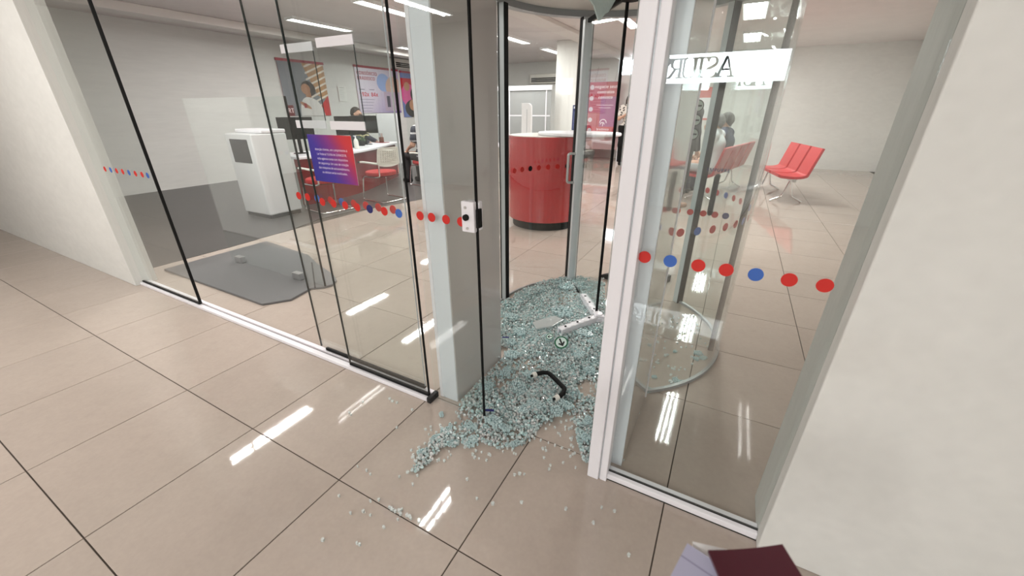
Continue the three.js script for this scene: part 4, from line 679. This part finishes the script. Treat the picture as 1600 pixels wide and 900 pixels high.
  if (o.cap) { const cp = part(t, 'cap', new THREE.SphereGeometry(0.104, 24, 12, 0, 2 * Math.PI, 0, 1.5).scale(1, 0.9, 1.05).translate(H[0], H[1] + 0.05, H[2] - 0.02), o.cap, 'beige baseball cap'); part(cp, 'peak', new THREE.CylinderGeometry(0.09, 0.09, 0.008, 20, 1, false, -1.2, 2.4).scale(0.95, 1, 1.2).rotateX(0.18).translate(H[0], H[1] + 0.055, H[2] + 0.07), o.cap); }
  for (const s of [-1, 1]) part(t, 'eye', new THREE.SphereGeometry(0.011, 10, 8).translate(H[0] + s * 0.032, H[1] + 0.008, H[2] + 0.084), mat.black);
  part(t, 'mouth', new THREE.SphereGeometry(0.02, 10, 6).scale(1.1, 0.3, 0.4).translate(H[0], H[1] - 0.066, H[2] + 0.09), M(0.4, 0.12, 0.1, 0.5));
  if (o.mask) part(t, 'face_mask', sdf([[add(H, -0.03, -0.045, 0.075), add(H, 0.03, -0.045, 0.075), 0.042, 0.042], [add(H, 0, -0.02, 0.098), add(H, 0, -0.08, 0.085), 0.022, 0.02]], 0.008, 0.03), mat.black);
  t.scale.setScalar(sc); return t;
}
const vc = (r = 0.85) => M(1, 1, 1, r, { vertexColors: true });
person('clerk with dark hair seated behind the red desk monitors', [-7.62, 0.004, -6.86], 1.9, { pose: 'sit', scale: 1.12, skin: mat.skin, topMat: M(0.03, 0.035, 0.06, 0.8), legMat: mat.black, mask: true, longSleeves: true });
person('man in beige cap and navy striped polo seated at the desk', [-5.56, 0.004, -6.5], FACE_LEFT - 0.25, { pose: 'sit', scale: 1.06, girth: 1.12, skin: mat.skin, cap: M(0.42, 0.36, 0.25, 0.85), hairMat: mat.hairGrey, topMat: vc(), legMat: M(0.03, 0.03, 0.032, 0.85), topLabel: 'navy polo with white stripes', paint: (x, y) => { const f = ((y * 7.5) % 1 + 1) % 1; return f < 0.13 ? [0.7, 0.7, 0.72] : f < 0.5 ? [0.014, 0.017, 0.035] : [0.035, 0.04, 0.06]; } });
person('woman in white spotted top and black trousers standing by the banner', [-2.72, 0, -11.7], 0.35, { pose: 'stand', scale: 1.05, longHair: true, hairMat: M(0.05, 0.03, 0.022, 0.6), topMat: vc(), legMat: mat.black, loose: 0.05, joints: { elL: [-0.24, 1.14, 0.02], wrL: [-0.12, 1.22, 0.2], wrR: [0.08, 1.05, 0.2], elR: [0.22, 1.1, 0.04] }, topLabel: 'white blouse with dark spots', paint: (x, y, z) => Math.sin(x * 62 + 2 * Math.sin(y * 30)) * Math.sin(y * 58 + z * 31) > 0.35 ? [0.03, 0.028, 0.03] : [0.72, 0.68, 0.62] });
person('person dressed in black standing beyond the curved glass', [-0.72, 0, -6.75], 2.6, { pose: 'stand', scale: 1.0, topMat: M(0.02, 0.02, 0.022, 0.85), legMat: mat.black, longSleeves: true, hairMat: mat.hairDark, shoeMat: M(0.35, 0.2, 0.14, 0.6) });
person('grey-haired person in white T-shirt on the red seats', [-0.40, 0, -7.57], -1.79, { pose: 'sit', scale: 1.04, hairMat: mat.hairGrey, skin: mat.skin, topMat: M(0.72, 0.73, 0.74, 0.85), legMat: M(0.5, 0.52, 0.54, 0.85), topLabel: 'white T-shirt' });
person('person in navy clothes on the red seats, arm on the backrest', [-0.285, 0, -8.08], -1.79, { pose: 'sit', scale: 1.05, skin: mat.skin, topMat: M(0.02, 0.025, 0.06, 0.85), legMat: M(0.03, 0.035, 0.07, 0.85), joints: { elR: [0.36, 0.95, -0.12], wrR: [0.5, 1.05, 0.02] } });

// ---------------------------------------------------------------- papers held out at the lower right, close to the lens
{
  const near = (px, py, dist) => { const d = fwd.clone().addScaledVector(right, (px - 800) / FOCAL).addScaledVector(up, -(py - 450) / FOCAL).normalize(); return V(0, EYE, 0).addScaledVector(d, dist); };
  const sheet = (O, U, Vv, w, h, thick, bend) => {                         // a page of w x h metres from its corner, gently curled
    const u = U.clone().sub(O).normalize(), n = u.clone().cross(Vv.clone().sub(O)).normalize(), v = n.clone().cross(u).normalize(), g = new THREE.BoxGeometry(w, h, thick, 12, 12, 1), p = g.attributes.position;
    for (let i = 0; i < p.count; i++) { const a = p.getX(i) + w / 2, b = h / 2 - p.getY(i), c = p.getZ(i) + bend * (a * (w - a)) * 4; p.setXYZ(i, O.x + u.x * a + v.x * b + n.x * c, O.y + u.y * a + v.y * b + n.y * c, O.z + u.z * a + v.z * b + n.z * c); }
    g.computeVertexNormals(); return g;
  };
  const map = canvasMap(512, 724, (c, w, h) => {
    c.fillStyle = '#b2b2ca'; c.fillRect(0, 0, w, h); c.strokeStyle = '#8a86a4'; c.lineWidth = 3; c.beginPath(); c.moveTo(34, h); c.lineTo(34, 70); c.quadraticCurveTo(36, 36, 76, 34); c.lineTo(w, 34); c.stroke();
    c.fillStyle = '#2c2c4c'; [[140, 44, 46], [70, 118, 60], [140, 118, 24], [66, 146, 80], [160, 146, 70], [66, 182, 90], [170, 182, 60], [66, 220, 70], [150, 220, 110], [66, 262, 120]].forEach(([x, y, l]) => { for (let k = 0; k < l; k += 12) c.fillRect(x + k, y + (k % 24 ? 2 : 0), 9, 11); });
  });
  const O = near(1074, 849, 0.46), page = M(1, 1, 1, 0.7, { map, side: THREE.DoubleSide });
  solo('paper_sheet', sheet(O, near(1150, 889, 0.45), near(1003, 905, 0.44), 0.21, 0.297, 0.0004, 0.25), page, 'blurred white printed form held out at arm length', 'paper');
  const O2 = near(1106, 862, 0.45); solo('booklet', sheet(O2, near(1180, 856, 0.46), near(1098, 925, 0.43), 0.062, 0.21, 0.004, 0.5), M(0.075, 0.010, 0.02, 0.3), 'dark red glossy booklet held over the printed form', 'booklet');
  const O3 = near(1082, 846, 0.465); solo('paper_sheet', sheet(O3, near(1125, 856, 0.47), near(1086, 900, 0.46), 0.03, 0.014, 0.0004, 0.2), M(0.78, 0.78, 0.78, 0.7), 'white paper flap behind the dark red booklet', 'paper');
}
scene.traverse(o => { if (o.isMesh) { o.castShadow = true; o.receiveShadow = true; } });
renderer.render(scene, camera);
